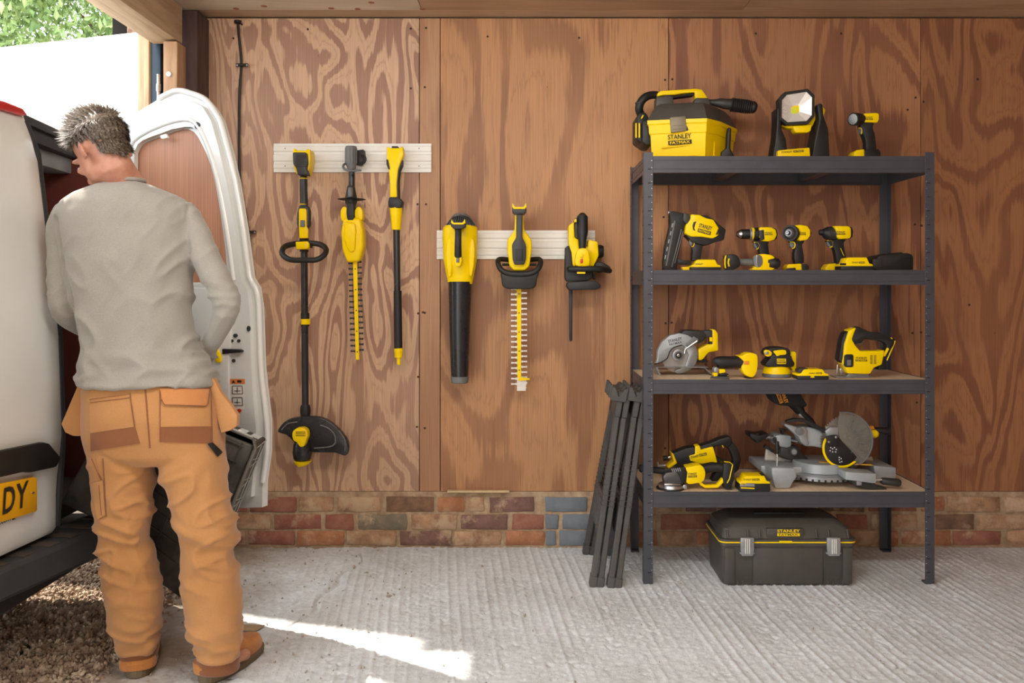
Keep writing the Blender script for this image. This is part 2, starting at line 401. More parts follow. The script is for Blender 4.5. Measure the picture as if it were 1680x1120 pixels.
# gravel yard outside
k = N('gravel_bed'); v = k.map(); n1 = k.noise(v, 40, 4, .7)
GB = k.out(k.ramp(n1, [(.35, lin('4A3C2E')), (.65, lin('A08C74'))]), .95, k.bump(k.noise(v, 90, 4), 1, .01))
bm = B(); box(bm, (-6.6, 1.0, -.03), (10.1, 14, .04), bev=0); struct(fin('yard', bm, GB))
k = N('gravel_stones'); oi = k.noise(k.map(), 23, 2); 
GS = k.out(k.ramp(oi, [(.3, lin('7A6250')), (.5, lin('A28C76')), (.7, lin('C4B29C'))]), .85, k.bump(k.noise(k.map(), 300, 3), .4, .001))
def stones(name, n, fx, s0, s1, mat):
    ico = bmesh.new(); bmesh.ops.create_icosphere(ico, subdivisions=1, radius=1); bv = np.array([q.co[:] for q in ico.verts]); bf = np.array([[q.index for q in f.verts] for f in ico.faces]); ico.free()
    rs = np.random.RandomState(4); C = []; Fc = []
    for i in range(n):
        x, y, z = fx(rs); s = rs.uniform(s0, s1)*(1+.6*(rs.rand() > .9)); R = np.array(Euler(rs.uniform(0, 6, 3)).to_matrix())
        vv = (bv*(1+.25*rs.uniform(-1, 1, (len(bv), 1))))*np.array([1, .75, .55])*s
        C.append(vv@R.T+[x, y, z]); Fc.append(bf+i*len(bv))
    me = bpy.data.meshes.new(name); me.from_pydata(np.concatenate(C).tolist(), [], np.concatenate(Fc).tolist())
    return me
def gx(rs):
    y = rs.uniform(-2.5, .5); e = -1.43+.04*math.sin(y*4)
    t = rs.rand()**.8; x = -2.3+(e+2.3)*t+rs.normal()*.035
    return x, y, rs.uniform(-.002, .012)+.012*max(0, min(1, (-1.40-x)*3))
o = link('gravel', stones('gravel', 30000, gx, .0055, .0105, GS), GS, kind='stuff'); tag(o, 'loose buff gravel spread under and behind the white van', 'gravel')
def dx(rs): 
    x = rs.uniform(-1.35, 1.9)if rs.rand() < .3 else rs.uniform(-1.35, -.5); return x, rs.uniform(-1.45, -.02), .002
o = link('concrete_crumbs', stones('crumbs', 260, dx, .002, .007, GS), pm('crumb_stone', 'A89E90', .9), kind='stuff'); tag(o, 'small stone crumbs and grit scattered over the concrete floor', 'grit')
bm = B(); slab(bm, [(-.05, -.028), (.035, -.034), (.05, .012), (-.045, .02)], 0, .004, .0005, 1, Matrix.Rotation(-PI/2, 4, 'X'))
c = W(410, 1031, 3.13); c.z = .008; bmesh.ops.translate(bm, vec=c, verts=bm.verts); tag(fin('cardboard_scrap', bm, pm('cardboard', 'A68C6A', .9), org=c), 'flat torn cardboard scrap on the concrete beside the right boot', 'cardboard')

# ceiling
CPLY = plymat('ceiling_plywood', 9.1, 'CDBDA6', 'BCA88E', 4, .3, .5, axes=(1, 0))
CPL2 = plymat('ceiling_plywood_warm', 5.1, 'B09070', '9C7A5C', 4, .3, .6, axes=(1, 0))
CPL3 = plymat('ceiling_plywood_mid', 7.4, 'BFA284', 'A88664', 4, .3, .6, axes=(1, 0))
ce = bpy.data.objects.new('ceiling', None); COL.objects.link(ce); struct(ce)
for x0, x1, m in ((-1.74, -.487, CPLY), (-.484, 1.0, CPL2), (1.003, 3.2, CPL3)):
    bm = B(); box(bm, ((x0+x1)/2, -3.52, 2.542), (x1-x0, 6.75, .018), bev=.001, seg=1); fin('ceiling_board', bm, m, ce)
bm = B(); box(bm, (.6, -.04, 2.556), (5.2, .24, .018), bev=.001, seg=1); fin('ceiling_edge_board', bm, CPL3, ce)
for x, y in ((-1.45, -.30), (-1.20, -.20), (-.90, -.17), (-.78, -.16), (-1.34, -.165), (-.70, -.25), (-.75, -.31), (-.48, -.16)):
    bm = B(); tube(bm, [(V((x, y, 2.5318)), .014), (V((x, y, 2.535)), .014)], 12); fin('knot', bm, pm('red_knot', '9A6048', .7) if 'red_knot' not in bpy.data.materials else bpy.data.materials['red_knot'], ce)
bm = B(); box(bm, (.86, -3.4, 2.62), (5.16, 7.2, .1), bev=0); struct(fin('added_roof_deck', bm, CPL2))  # unseen roof, extended past the view to keep sky light out
bm = B(); box(bm, (.7, -7.0, 1.28), (4.9, .06, 2.6), bev=0); struct(fin('added_wall_front', bm, plymat('plywood_front', 4.3, 'B08862', '86583A', 7, .2, .8)))  # unseen wall added to stop sky light from behind the camera
bm = B(); box(bm, (3.14, -3.4, 1.28), (.06, 7.2, 2.6), bev=0); struct(fin('added_wall_right', bm, plymat('plywood_side', 3.3, 'A87858', '7C5038', 7, .2, .8, axes=(1, 2))))  # unseen wall added to darken the right side

bm = B(); box(bm, (0, -2.38, 2.505), (1.8, .6, .05), (0, 0, 0), .01); cl_ = fin('fill_light_housing', bm, WHT, org=(0, -2.38, 2.50)); tag(cl_, 'flat white rectangular housing added under the ceiling boards for the unseen fill light', 'lamp')  # housing added out of view to go with the overhead fill
# opening on the left: timber posts, header, steel post
PINE = N('pine_timber'); v = PINE.map((30, 30, 3)); n1 = PINE.noise(v, 1, 4, .6, .5)
PINE.out(PINE.ramp(n1, [(.3, lin('9C7656')), (.7, lin('C6A17C'))]), .7, PINE.bump(n1, .2, .002))
PINEB = N('pine_header'); v = PINEB.map((30, 3, 30)); n1 = PINEB.noise(v, 1, 4, .6, .5)
PINEB.out(PINEB.ramp(n1, [(.3, lin('A48868')), (.7, lin('CBB294'))]), .7, PINEB.bump(n1, .2, .002))
DBR = N('dark_stained_timber'); v = DBR.map((26, 26, 3)); n1 = DBR.noise(v, 1, 4, .6)
DBR.out(DBR.ramp(n1, [(.3, lin('3E2A28')), (.75, lin('66504C'))]), .7, DBR.bump(n1, .3, .002))
bm = B(); box(bm, (-1.60, -.075, 1.25), (.15, .15, 2.56), bev=.004); struct(fin('corner_post', bm, DBR.m)); 
jp = bpy.data.objects.new('door_jamb', None); COL.objects.link(jp); struct(jp)
bm = B(); box(bm, (-1.596, -.23, 1.17), (.062, .10, 2.36), bev=.003); fin('jamb_post', bm, PINE.m, jp)
bm = B(); box(bm, (-1.64, -3.6, 2.445), (.135, 6.8, .17), bev=.004); fin('header_beam', bm, PINEB.m, jp)
bm = B(); p = W(276, 121, 3.81); tube(bm, [(V((p.x, -.288, p.z)), .011), (V((p.x, -.281, p.z)), .012)], 14); fin('bolt_cap', bm, WHT, jp)
BLU = pm('dark_blue_steel', '2E3C48', .45, .3)
sp_ = bpy.data.objects.new('steel_door_post', None); COL.objects.link(sp_); struct(sp_)
bm = B(); box(bm, (-1.705, -.16, 1.2), (.05, .05, 2.5), bev=.003); fin('post', bm, BLU, sp_)
bm = B(); tpx(bm, [(260, 122, 3.88, 3), (260, 165, 3.88, 3)], 10); tpx(bm, [(260, 138, 3.88, 4), (260, 150, 3.88, 4)], 10); fin('hinge_pin', bm, STL, sp_)
# outside door leaf, sunlit white board
lf = bpy.data.objects.new('door_1', None); COL.objects.link(lf); struct(lf)
a = V((-1.745, -.15, 0)); d = V((-.94, .30, 0)).normalized(); nrm = V((-d.y, d.x, 0))
def leafbox(u0, u1, z0, z1, t0, t1, nm, mt):
    bm = B(); c = a+d*(u0+u1)/2+nrm*(t0+t1)/2; box(bm, (c.x, c.y, (z0+z1)/2), (u1-u0, t1-t0, z1-z0), (0, 0, math.atan2(d.y, d.x)), bev=.002); fin(nm, bm, mt, lf)
WP = pm('white_painted_board', 'F2EEE6', .6, var=.02)
leafbox(.05, 2.3, .1, 2.43, -.015, .015, 'leaf_board', WP)
leafbox(-.0, .05, .1, 2.43, -.02, .02, 'leaf_frame', PINE.m)
leafbox(-.03, -.002, .1, 2.41, .0, .04, 'leaf_batten', PINE.m)

# trees beyond
lk = N('leaf_green'); n1 = lk.noise(lk.map(), 3.0, 3); LEAF = lk.out(lk.ramp(n1, [(.35, lin('5E7A40')), (.6, lin('A0B46C')), (.75, lin('C6CE94'))]), .5)
lk.b.inputs['Transmission Weight'].default_value = 0
BARK = pm('bark', '5A4A38', .9, bs=40, bst=.8)
def tree(x, y, h, r, n, seed, label):
    t = thing('tree', label, 'tree', (x, y, 0), 'trees beyond the yard'); rs = np.random.RandomState(seed)
    bm = B(); tube(bm, [(V((x, y, 0)), .14), (V((x+.1, y, h*.5)), .10), (V((x, y+.1, h*.85)), .03)], 10)
    for i in range(6):
        an = i*1.1+seed; z0 = h*(.35+.08*i); tube(bm, [(V((x+.05, y, z0)), .05), (V((x+math.cos(an)*r*.8, y+math.sin(an)*r*.8, z0+r*.6)), .012)], 6)
    fin('trunk', bm, BARK, t)
    cl = [(rs.normal(size=3)*[r*.45, r*.45, h*.2]) for _ in range(26)]; C = []; Fc = []
    for i in range(n):
        c = cl[rs.randint(26)]; p = c+rs.normal(size=3)*[.34, .34, .30]; p += [0, 0, h*.66]
        R = np.array(Euler(rs.uniform(0, 6.28, 3)).to_matrix()); s = rs.uniform(.035, .07)
        q = np.array([[-s, 0, 0], [-.3*s, .42*s, .1*s], [s, 0, -.1*s], [-.3*s, -.42*s, .1*s]])@R.T+p; C.append(q); Fc.append([4*i, 4*i+1, 4*i+2, 4*i+3])
    me = bpy.data.meshes.new('foliage'); me.from_pydata(np.concatenate(C).tolist(), [], Fc); link('foliage', me, LEAF, t, kind='stuff')
tree(-6.9, 5.0, 6.4, 2.0, 42000, 1, 'leafy green tree above the white outside board, leftmost in the photo')
tree(-6.2, 10.2, 8.6, 2.3, 42000, 2, 'leafy green tree above the white outside board, middle of the three')
tree(-3.5, 6.2, 6.4, 1.8, 26000, 3, 'leafy green tree seen past the blue steel post, rightmost of the three')
# ---------------- shelving unit ----------------
LEV = [1.801, 1.3215, .860, .388]
SX0, SX1, SY0, SY1 = .492, 1.716, 3.59-WD, 4.055-WD
su = thing('shelving_unit', 'tall graphite grey boltless metal shelving unit with four loaded shelves against the plywood', 'shelves', ((SX0+SX1)/2, (SY0+SY1)/2, 0))
MDF = plymat('shelf_board', 2.2, 'E6CDB0', 'DCC09E', 3, .4, .3, axes=(0, 1))
fw = .040
for (x, sx) in ((SX0, 1), (SX1, -1)):
    for (y, sy) in ((SY0, 1), (SY1, -1)):
        bm = B()
        box(bm, (x+sx*fw/2, y+sy*.001, .91), (fw, .0022, 1.815), bev=.0006, seg=1)
        box(bm, (x+sx*.001, y+sy*fw/2, .91), (.0022, fw, 1.815), bev=.0006, seg=1)
        box(bm, (x+sx*fw*.5, y+sy*fw*.5, .004), (fw-.004, fw-.004, .008), bev=.001, seg=1)
        post = fin('post', bm, GRAPH, su)
        bm = B(); z = .05
        while z < 1.78:
            box(bm, (x+sx*fw*.62, y-sy*.0004, z), (.013, .0006, .0035), bev=0); box(bm, (x-sx*.0004, y+sy*fw*.62, z), (.0006, .013, .0035), bev=0)
            z += .0585
        fin('keyhole_slots', bm, pm('slot_dark', '141416', .9) if 'slot_dark' not in bpy.data.materials else bpy.data.materials['slot_dark'], post, kind='stuff')
        bm = B(); z = .03
        while z < 1.8: tube(bm, [(V((x+sx*fw*.86, y-sy*.0002, z)), .0022), (V((x+sx*fw*.86, y-sy*.0012, z)), .0018)], 6); z += .0292
        fin('edge_dimples', bm, STL, post, kind='stuff')
for i, z in enumerate(LEV):
    h = [.069, .062, .060, .066][i]
    for y, s in ((SY0, 1), (SY1, -1)):
        bm = B(); x0, x1 = SX0+.038, SX1-.038
        yy = y+s*.006
        slab(bm, [(x0, z-h), (x1, z-h), (x1, z+.001), (x0, z+.001)], yy-.0015, yy+.0015, .0006, 1)
        slab(bm, [(x0, z-h*.28), (x1, z-h*.28), (x1, z-h*.23), (x0, z-h*.23)], yy-s*.003, yy, .0006, 1)
        slab(bm, [(x0, z-h*.80), (x1, z-h*.80), (x1, z-h*.75), (x0, z-h*.75)], yy-s*.003, yy, .0006, 1)
        box(bm, ((x0+x1)/2, yy+s*.012, z-h+.001), (x1-x0, .024, .002), bev=0)
        fin('beam', bm, GRAPH, su)
    for x, s in ((SX0, 1), (SX1, -1)):
        bm = B(); box(bm, (x+s*.006, (SY0+SY1)/2, z-h/2), (.003, SY1-SY0-.07, h), bev=.0006, seg=1)
        box(bm, (x+s*.004, (SY0+SY1)/2, z-h*.25), (.003, SY1-SY0-.07, .004), bev=0); box(bm, (x+s*.004, (SY0+SY1)/2, z-h*.75), (.003, SY1-SY0-.07, .004), bev=0)
        fin('side_beam', bm, GRAPH, su)
    bm = B(); box(bm, ((SX0+SX1)/2, (SY0+SY1)/2, z-.006), (SX1-SX0-.02, SY1-SY0-.02, .010), bev=.0008, seg=1)
    fin('shelf_board', bm, MDF, su)
    if i == 0:
        for xx in (.90, 1.31):
            bm = B(); box(bm, (xx, (SY0+SY1)/2, z-.033), (.045, SY1-SY0-.02, .040), bev=.001, seg=1); fin('cross_brace', bm, GRAPH, su)

# ---------------- toolbox on the floor ----------------
tx0, tx1, ty0, ty1 = .816, 1.374, 3.57-WD, 3.86-WD
tb = thing('toolbox', 'large black lidded toolbox with grey clasps and yellow seal under the shelving unit', 'toolbox', ((tx0+tx1)/2, (ty0+ty1)/2, 0))
def rr(x0, x1, y0, y1, z, r=.03, n=5):
    o = []
    for cx_, cy_, a0 in ((x1-r, y1-r, 0), (x0+r, y1-r, 90), (x0+r, y0+r, 180), (x1-r, y0+r, 270)):
        for k in range(n+1):
            a = math.radians(a0+90*k/n); o.append(V((cx_+r*math.cos(a), cy_+r*math.sin(a), z)))
    return o
bm = B(); loft(bm, [rr(tx0+.012, tx1-.012, ty0+.008, ty1-.008, .001), rr(tx0+.006, tx1-.006, ty0+.004, ty1-.004, .008), rr(tx0, tx1, ty0, ty1, .165), rr(tx0-.006, tx1+.006, ty0-.004, ty1+.004, .168), rr(tx0-.006, tx1+.006, ty0-.004, ty1+.004, .181)])
for a, b in ((tx0+.012, tx0+.055), (tx0+.13, tx1-.135), (tx1-.052, tx1-.012)):
    box(bm, ((a+b)/2, ty0+.001, .085), (b-a, .012, .15), bev=.004)
for k in range(26): box(bm, (tx0+.03+k*.0199, ty0+.004, .013), (.006, .008, .022), bev=.001, seg=1)
fin('body', bm, TBX, tb)
bm = B(); loft(bm, [rr(tx0-.009, tx1+.009, ty0-.006, ty1+.006, .1815), rr(tx0-.009, tx1+.009, ty0-.006, ty1+.006, .1865)]); fin('seal_strip', bm, YEL, tb)
bm = B(); loft(bm, [rr(tx0-.008, tx1+.008, ty0-.006, ty1+.006, .187), rr(tx0-.008, tx1+.008, ty0-.006, ty1+.006, .196), rr(tx0+.004, tx1-.004, ty0+.004, ty1-.004, .198), rr(tx0+.012, tx1-.014, ty0+.02, ty1-.01, .235, .03), rr(tx0+.05, tx1-.06, ty0+.055, ty1-.04, .262, .04), rr(tx0+.07, tx1-.08, ty0+.075, ty1-.06, .264, .04)])
for cx_ in (tx0+.025, tx0+.11, tx0+.158, tx1-.162, tx1-.11, tx1-.03):
    box(bm, (cx_, ty0+.012, .214), (.007, .03, .036), (-.35, 0, 0), bev=.002)
slab(bm, [(tx0+.19, .199), (tx0+.345, .199), (tx0+.345, .238), (tx0+.19, .238)], ty0+.004, ty0+.04, .004)
lid = fin('lid', bm, TBX, tb)
bm = B(); box(bm, ((tx0+tx1)/2, (ty0+ty1)/2, .268), (.22, .03, .010), bev=.004); fin('carry_handle', bm, BLK, tb)
for cx_ in (tx0+.103, tx1-.095):
    bm = B(); slab(bm, [(cx_-.028, .158), (cx_-.024, .131), (cx_+.024, .131), (cx_+.028, .158), (cx_+.028, .207), (cx_-.028, .207)], ty0-.020, ty0-.006, .003)
    box(bm, (cx_, ty0-.010, .142), (.062, .016, .006), bev=.002)
    c_ = fin('clasp', bm, LGR, tb)
    for k in (-.008, 0, .008):
        bm = B(); box(bm, (cx_+k, ty0-.022, .172), (.003, .006, .062), bev=.001, seg=1); fin('rib', bm, WHT, c_)
bm = B(); slab(bm, [(tx0+.243, .1815), (tx0+.297, .1815), (tx0+.292, .191), (tx0+.238, .191)], ty0-.009, ty0-.004, .001); fin('lid_tab', bm, YEL, lid)
logo(lid, 1294, 874, 37, 11.5, 3.57, ty0+.003, ink=YEL, ground=DGR)

# ---------------- folded sawhorses ----------------
SH = pm('sawhorse_plastic', '4C4946', .6, var=.15, bs=160, bst=.25)
def sawhorse(x0, y0, label, dz):
    t = thing('sawhorse', label, 'sawhorse', (x0, y0, 0), 'folded black sawhorses')
    tilt = Matrix.Translation(V((x0, y0, .002))) @ Matrix.Rotation(math.radians(9.3), 4, 'Y')
    R = Matrix.Rotation(PI/2, 4, 'Z')   # outline x becomes depth y
    for j, dx_ in enumerate((0, .030)):
        m = tilt @ Matrix.Translation(V((dx_, 0, 0))) @ R
        fr = B()
        H = .80
        for s in (-1, 1):
            slab(fr, [(s*.215-.022, .0), (s*.215+.022, .0), (s*.085+.026, H-.05), (s*.085-.026, H-.05)], -.024, 0, .004, 1, m)
            for q in range(10):
                z = .33+q*.021; u = s*(.215-.13*z/(H-.05)); slab(fr, [(u-.025, z), (u+.025, z), (u+.025, z+.003), (u-.025, z+.003)], -.0265, .0025, .001, 1, m)
            slab(fr, [(s*.215-.026, .0), (s*.215+.026, .0), (s*.208+.026, .045), (s*.208-.026, .045)], -.027, .003, .003, 1, m)
        slab(fr, [(-.125, H-.10), (.125, H-.10), (.135, H+.012), (-.135, H+.012)], -.026, 0, .004, 1, m)
        f = fin('frame', fr, SH, t)
        bm = B(); slab(bm, [(-.165, .20), (.165, .20), (.14, .36), (-.14, .36)], -.018, -.004, .003, 1, m)
        for q in range(5): slab(bm, [(-.13+q*.055, .22), (-.10+q*.055, .22), (-.10+q*.055, .34), (-.13+q*.055, .34)], -.022, -.001, .003, 1, m)
        fin('shelf_panel', bm, SH, f)
    for y_ in (-.13, -.045, .045, .13):   # V notched beam supports on the top edge
        bm = B(); b = [(-.030, .77), (.036, .77), (.040, .828), (.026, .828), (.003, .79), (-.018, .828), (-.030, .828)]
        slab(bm, b, y_-.012, y_+.012, .002, 1, tilt); fin('notched_support', bm, SH, t)
sawhorse(.264, -.31, 'black plastic sawhorse, folded and leaning, left of the pair beside the shelving unit', 0)
sawhorse(.337, -.32, 'black plastic sawhorse, folded and leaning, right of the pair nearest the shelf post', 0)

# ---------------- wall rails and cable ----------------
def rail(x0, x1, y0, label, hooks):
    c = W((x0+x1)/2, y0, WD); t = thing('wall_rail', label, 'rail', c, 'white wall rails')
    k = WD/F; prof = [(0, 0)]; ys = [(0, .010), (4, .010), (5, .014), (12, .014), (14, .009), (18, .009), (19, .015), (28, .015), (30, .009), (33, .009), (34, .014), (40, .014), (41, .010), (47, .010)]
    pts = [(-d, c.z-y*k) for y, d in ys]; pts = [(-.0005, c.z)]+pts+[(-.0005, c.z-47*k)]
    bm = B(); slab(bm, pts, 0, (x1-x0)*k, 0, 1, Matrix.Translation(V((W(x1, 0, WD).x, 0, 0))) @ Matrix.Rotation(PI/2, 4, 'Z')); fin('rail_extrusion', bm, WHT, t)
    bm = B()
    for x in (x0+19, x0+130, x1-20):
        for y in (8, 37): q = W(x, y0+y, WD); tube(bm, [(V((q.x, -.0145, q.z)), .003), (V((q.x, -.0135, q.z)), .003)], 8)
    fin('screw_heads', bm, MGR, t, kind='stuff')
    for hx, hy, dx_ in hooks:
        bm = B(); tube(bm, [(W(hx+u, hy+v_, D_), .0032) for u, v_, D_ in ((0, -6, 4.085), (0, 0, 4.07), (0, 2, 4.0), (0, -4, 3.985))], 8); fin('hook', bm, STL, t)
rail(450, 708, 236, 'white ribbed wall rail carrying the string trimmer and the two pole tools', [(498, 262, 0), (577, 262, 0), (650, 256, 0)])
rail(717, 976, 378, 'white ribbed wall rail carrying the leaf blower, hedge trimmer and chainsaw', [(755, 392, 0), (852, 392, 0), (940, 400, 0)])
cb = thing('wall_cable', 'black electric cable clipped up the plywood behind the open van door', 'cable', W(395, 400, 4.09))
P(cb, 'cable', BLK, tpx, [(390, 36, 4.085, 2.2), (392, 60, 4.085, 2.2), (396, 105, 4.09, 2.2), (393, 150, 4.09, 2.2), (392, 240, 4.09, 2.2), (394, 300, 4.09, 2.2), (400, 340, 4.09, 2.2), (408, 382, 4.09, 2.2), (412, 430, 4.09, 2.2), (416, 520, 4.09, 2.2), (420, 700, 4.09, 2.2), (421, 805, 4.08, 2.2)], 8, 1, 3)
P(cb, 'grommet', BLK, tpx, [(390, 34, 4.07, 6), (390, 38, 4.07, 6)], 12)
for x, y in ((397, 107), (410, 381)):
    bm = B(); prism(bm, strip([(x-10, y), (x-3, y-.5), (x+3, y-.5), (x+10, y)], [6, 4.5, 4.5, 6]), 4.075, .010, 1, 1); k_ = fin('cable_clip', bm, BLK, cb)
    for s in (-8, 8): P(k_, 'screw', STL, prism, circ(x+s, y, 1.7, 10), 4.068, .003, .3, 1)
# ---------------- garden tools hung on the rails ----------------
def ring(parent, name, mat, x, y0, y1, r, D, n=16): return P(parent, name, mat, tpx, [(x, y0, D, r*.93), (x, y0+.6, D, r), (x, y1-.6, D, r), (x, y1, D, r*.93)], n)
t = thing('string_trimmer', 'long string trimmer with black D-handle and wide black guard hanging on the left rail', 'string trimmer', W(498, 245, 4.02))
D0 = 4.0
P(t, 'battery_mount', YEL, prism, [(484, 246), (488, 246), (490, 249), (505, 249), (507, 246), (512, 247), (513.5, 262), (511, 278), (507, 288), (491, 288), (486, 278), (484, 264)], D0+.02, .085, 1.6)
bm = B(); prism(bm, [(482, 251), (504, 251), (506, 268), (504, 277), (508, 288), (490, 288), (488, 277), (483, 270)], D0-.03, .05, 1.8)
for k in range(7): prism(bm, rect(485, 254+k*3, 502, 255.3+k*3), D0-.055, .006, .3, 1)
fin('motor_housing', bm, DGR, t)
P(t, 'upper_grip', DGR, tpx, [(498, 286, D0, 5), (498, 293, D0, 6.2), (498, 312, D0, 6.2), (499, 336, D0, 6.5), (499, 343, D0, 7)], 14)
for y in (292, 334.5): ring(t, 'yellow_ring', YEL, 498.3, y, y+1.6, 7, D0)
P(t, 'trigger_housing', DGR, prism, [(493, 338), (506, 338), (509, 346), (509, 370), (505, 374), (504, 392), (493, 392), (491, 374), (489, 368), (489.5, 350)], D0, .050, 2)
bm = B(); prism(bm, [(492, 342), (502, 342), (503.5, 346), (503.5, 372), (506, 376), (506, 391), (492, 391), (491, 372), (491, 346)], D0-.028, .02, 1.2); th_ = fin('trigger_cover', bm, YEL, t)
P(th_, 'switch', MGR, prism, [(493, 361), (500, 361), (500.5, 372), (492.5, 372)], D0-.042, .012, 1)
bm = B(); tpx(bm, [(x, y, d, 4.6) for x, y, d in [(498, 399, 3.97), (483, 400, 3.95), (468, 404, 3.91), (463, 411, 3.87), (465, 419, 3.85), (477, 426, 3.83), (498, 426.5, 3.83), (519, 426, 3.83), (532, 418, 3.85), (535, 409, 3.88), (528, 402, 3.92), (514, 399, 3.95), (500, 399, 3.97)]], 12, 1, 3)
tpx(bm, [(486, 402, 3.96, 5), (512, 402, 3.96, 5)], 10)
fin('loop_handle', bm, BLK, t)
P(t, 'handle_clamp', YEL, prism, [(487, 397), (506, 396), (509, 399), (509, 406), (506, 409), (488, 409)], 3.955, .05, 1.5)
ring(t, 'clamp_collar', BLK, 499, 390, 397, 7.5, D0); ring(t, 'clamp_collar', BLK, 499, 408, 413, 7, D0)
SH2 = pm('shaft_tube', '3C3B3D', .3, .55, var=.05)
P(t, 'shaft', SH2, tpx, [(499, 410, D0, 5.6), (500, 520, D0, 5.6), (501, 672, D0, 5.6)], 16)
ring(t, 'coupler', BLK, 500.6, 513, 523, 7, D0); ring(t, 'coupler_ring', YEL, 501.5, 523, 532, 7.6, D0); ring(t, 'coupler', BLK, 500.6, 532, 535, 7, D0)
bm = B(); tpx(bm, [(501, 664, D0, 7), (501, 668, D0, 8.5), (501, 676, D0, 8.7), (501, 684, D0, 7), (501, 690, D0, 8.6), (501, 710, D0, 9)], 12); fin('shaft_socket', bm, BLK, t)
gp = [(457, 707.5), (463, 696), (474, 687), (492, 683), (518, 682), (536, 687), (554, 700), (569, 718), (573, 731), (571, 744), (564, 746), (551, 741.5), (518, 741), (500, 738), (481, 721), (471, 712)]
bm = B(); prism(bm, sm(gp, 2), D0-.02, .035, 5, 3); GRD = pm('guard_plastic', '222224', .28, var=.05); g_ = fin('debris_guard', bm, GRD, t)
bm = B(); tpx(bm, [(525, 697, D0-.042, 1.1), (540, 703, D0-.042, 1.1), (550, 716, D0-.042, 1.1), (546, 731, D0-.042, 1.1), (515, 735, D0-.042, 1.1)], 8, 1, 3); tpx(bm, [(462, 705, D0-.042, 1), (472, 695, D0-.042, 1), (488, 692, D0-.042, 1)], 8, 1, 3); tpx(bm, [(556, 706, D0-.04, 1), (566, 722, D0-.04, 1), (566, 740, D0-.04, 1)], 8, 1, 3); fin('guard_rim', bm, MGR, g_)
bm = B(); tpx(bm, [(498, 716, D0-.02, 12), (497, 728, D0-.03, 15), (496, 742, D0-.03, 16), (496, 752, D0-.03, 14), (496, 757, D0-.03, 10)], 20); fin('motor_pod', bm, GRD, t)
bm = B(); prism(bm, [(482, 706), (488, 701), (500, 700), (506, 705), (507.5, 714), (504, 722), (501, 731), (494, 732), (489, 724), (483, 721), (481, 713)], D0-.075, .05, 2.5)
mc = fin('motor_cap', bm, YEL, t); bm = B()
for k in range(3): prism(bm, rect(485, 708+k*3, 501, 709+k*3), D0-.1005, .002, 0)
fin('vent_slots', bm, INK, mc, kind='stuff')
P(t, 'spool_cap', YEL, tpx, [(497, 755, D0-.03, 15), (497, 759, D0-.03, 13), (498, 763, D0-.03, 9)], 18)

t = thing('pole_hedge_trimmer', 'yellow pole hedge trimmer head with dark toothed blade, middle tool on the left rail', 'hedge trimmer', W(580, 240, 4.03))
bm = B(); tpx(bm, [(576, 240, D0, 8.5), (576, 242, D0, 9.3), (576, 268, D0, 9.3), (577, 278, D0, 6.5)], 20)
for k in range(14):
    a = 2*PI*k/14; tpx(bm, [(576+9.2*math.cos(a), 243, D0+9.2*math.sin(a)*D0/F, 1), (576+9.2*math.cos(a), 268, D0+9.2*math.sin(a)*D0/F, 1)], 6)
fin('grip_sleeve', bm, MGR, t)
P(t, 'rail_bracket', BLK, prism, [(584, 248), (598, 246), (599, 262), (593, 272), (584, 271)], 4.05, .05, 1.5)
P(t, 'hook', MGR, tpx, [(593, 279, 3.93, 2), (578, 280, 3.93, 2), (566, 278, 3.94, 2), (563, 272, 3.96, 2), (568, 268, 4.0, 2), (580, 268, 4.05, 2)], 10, 1, 3)
P(t, 'hook_eye', BLK, tpx, [(592, 254, 4.0, 1.7), (598, 256, 4.0, 1.7), (600, 262, 4.0, 1.7), (596, 268, 4.0, 1.7), (590, 268, 4.0, 1.7)], 8, 1, 3)
P(t, 'shaft', SH2, tpx, [(577, 276, D0, 5), (577, 308, D0, 5)], 14)
P(t, 'release_collar', DGR, tpx, [(576, 304, D0, 5), (576, 307, D0, 6.5), (576, 318, D0, 8.5), (576, 326, D0, 10), (576, 331, D0, 10), (577, 338, D0, 7)], 16)
P(t, 'release_button', MGR, tpx, [(575, 309, D0-.022, 4), (575, 315, D0-.03, 4.5), (575, 323, D0-.03, 4)], 12)
bm = B(); tube(bm, [(W(577, 327, D0)+V((0, 0, .002)), .062), (W(577, 327, D0), .066), (W(577, 327, D0)-V((0, 0, .002)), .058)], 24, up=V((1, 0, 0))); fin('guard_disc', bm, BLK, t)
for x in (567, 590): P(t, 'pivot_lobe', YEL, prism, sm([(x-6, 346), (x, 339), (x+6, 345), (x+7, 358), (x+2, 364), (x-5, 362)], 2), D0-.01, .06, 2.5)
P(t, 'pivot_strap', BLK, prism, [(571, 334), (582, 334), (583, 350), (582, 362), (572, 362), (570, 350)], D0-.025, .06, 2)
bm = B(); prism(bm, [(566, 358), (594, 358), (598.5, 380), (599, 406), (592, 429), (572, 431), (564, 410), (562, 380)], D0-.01, .085, 5, 3)
prism(bm, [(566, 364), (583, 366), (585, 380), (583, 411), (576, 415), (570, 406), (565, 392)], D0-.052, .03, 3, 2); fin('body', bm, YEL, t)
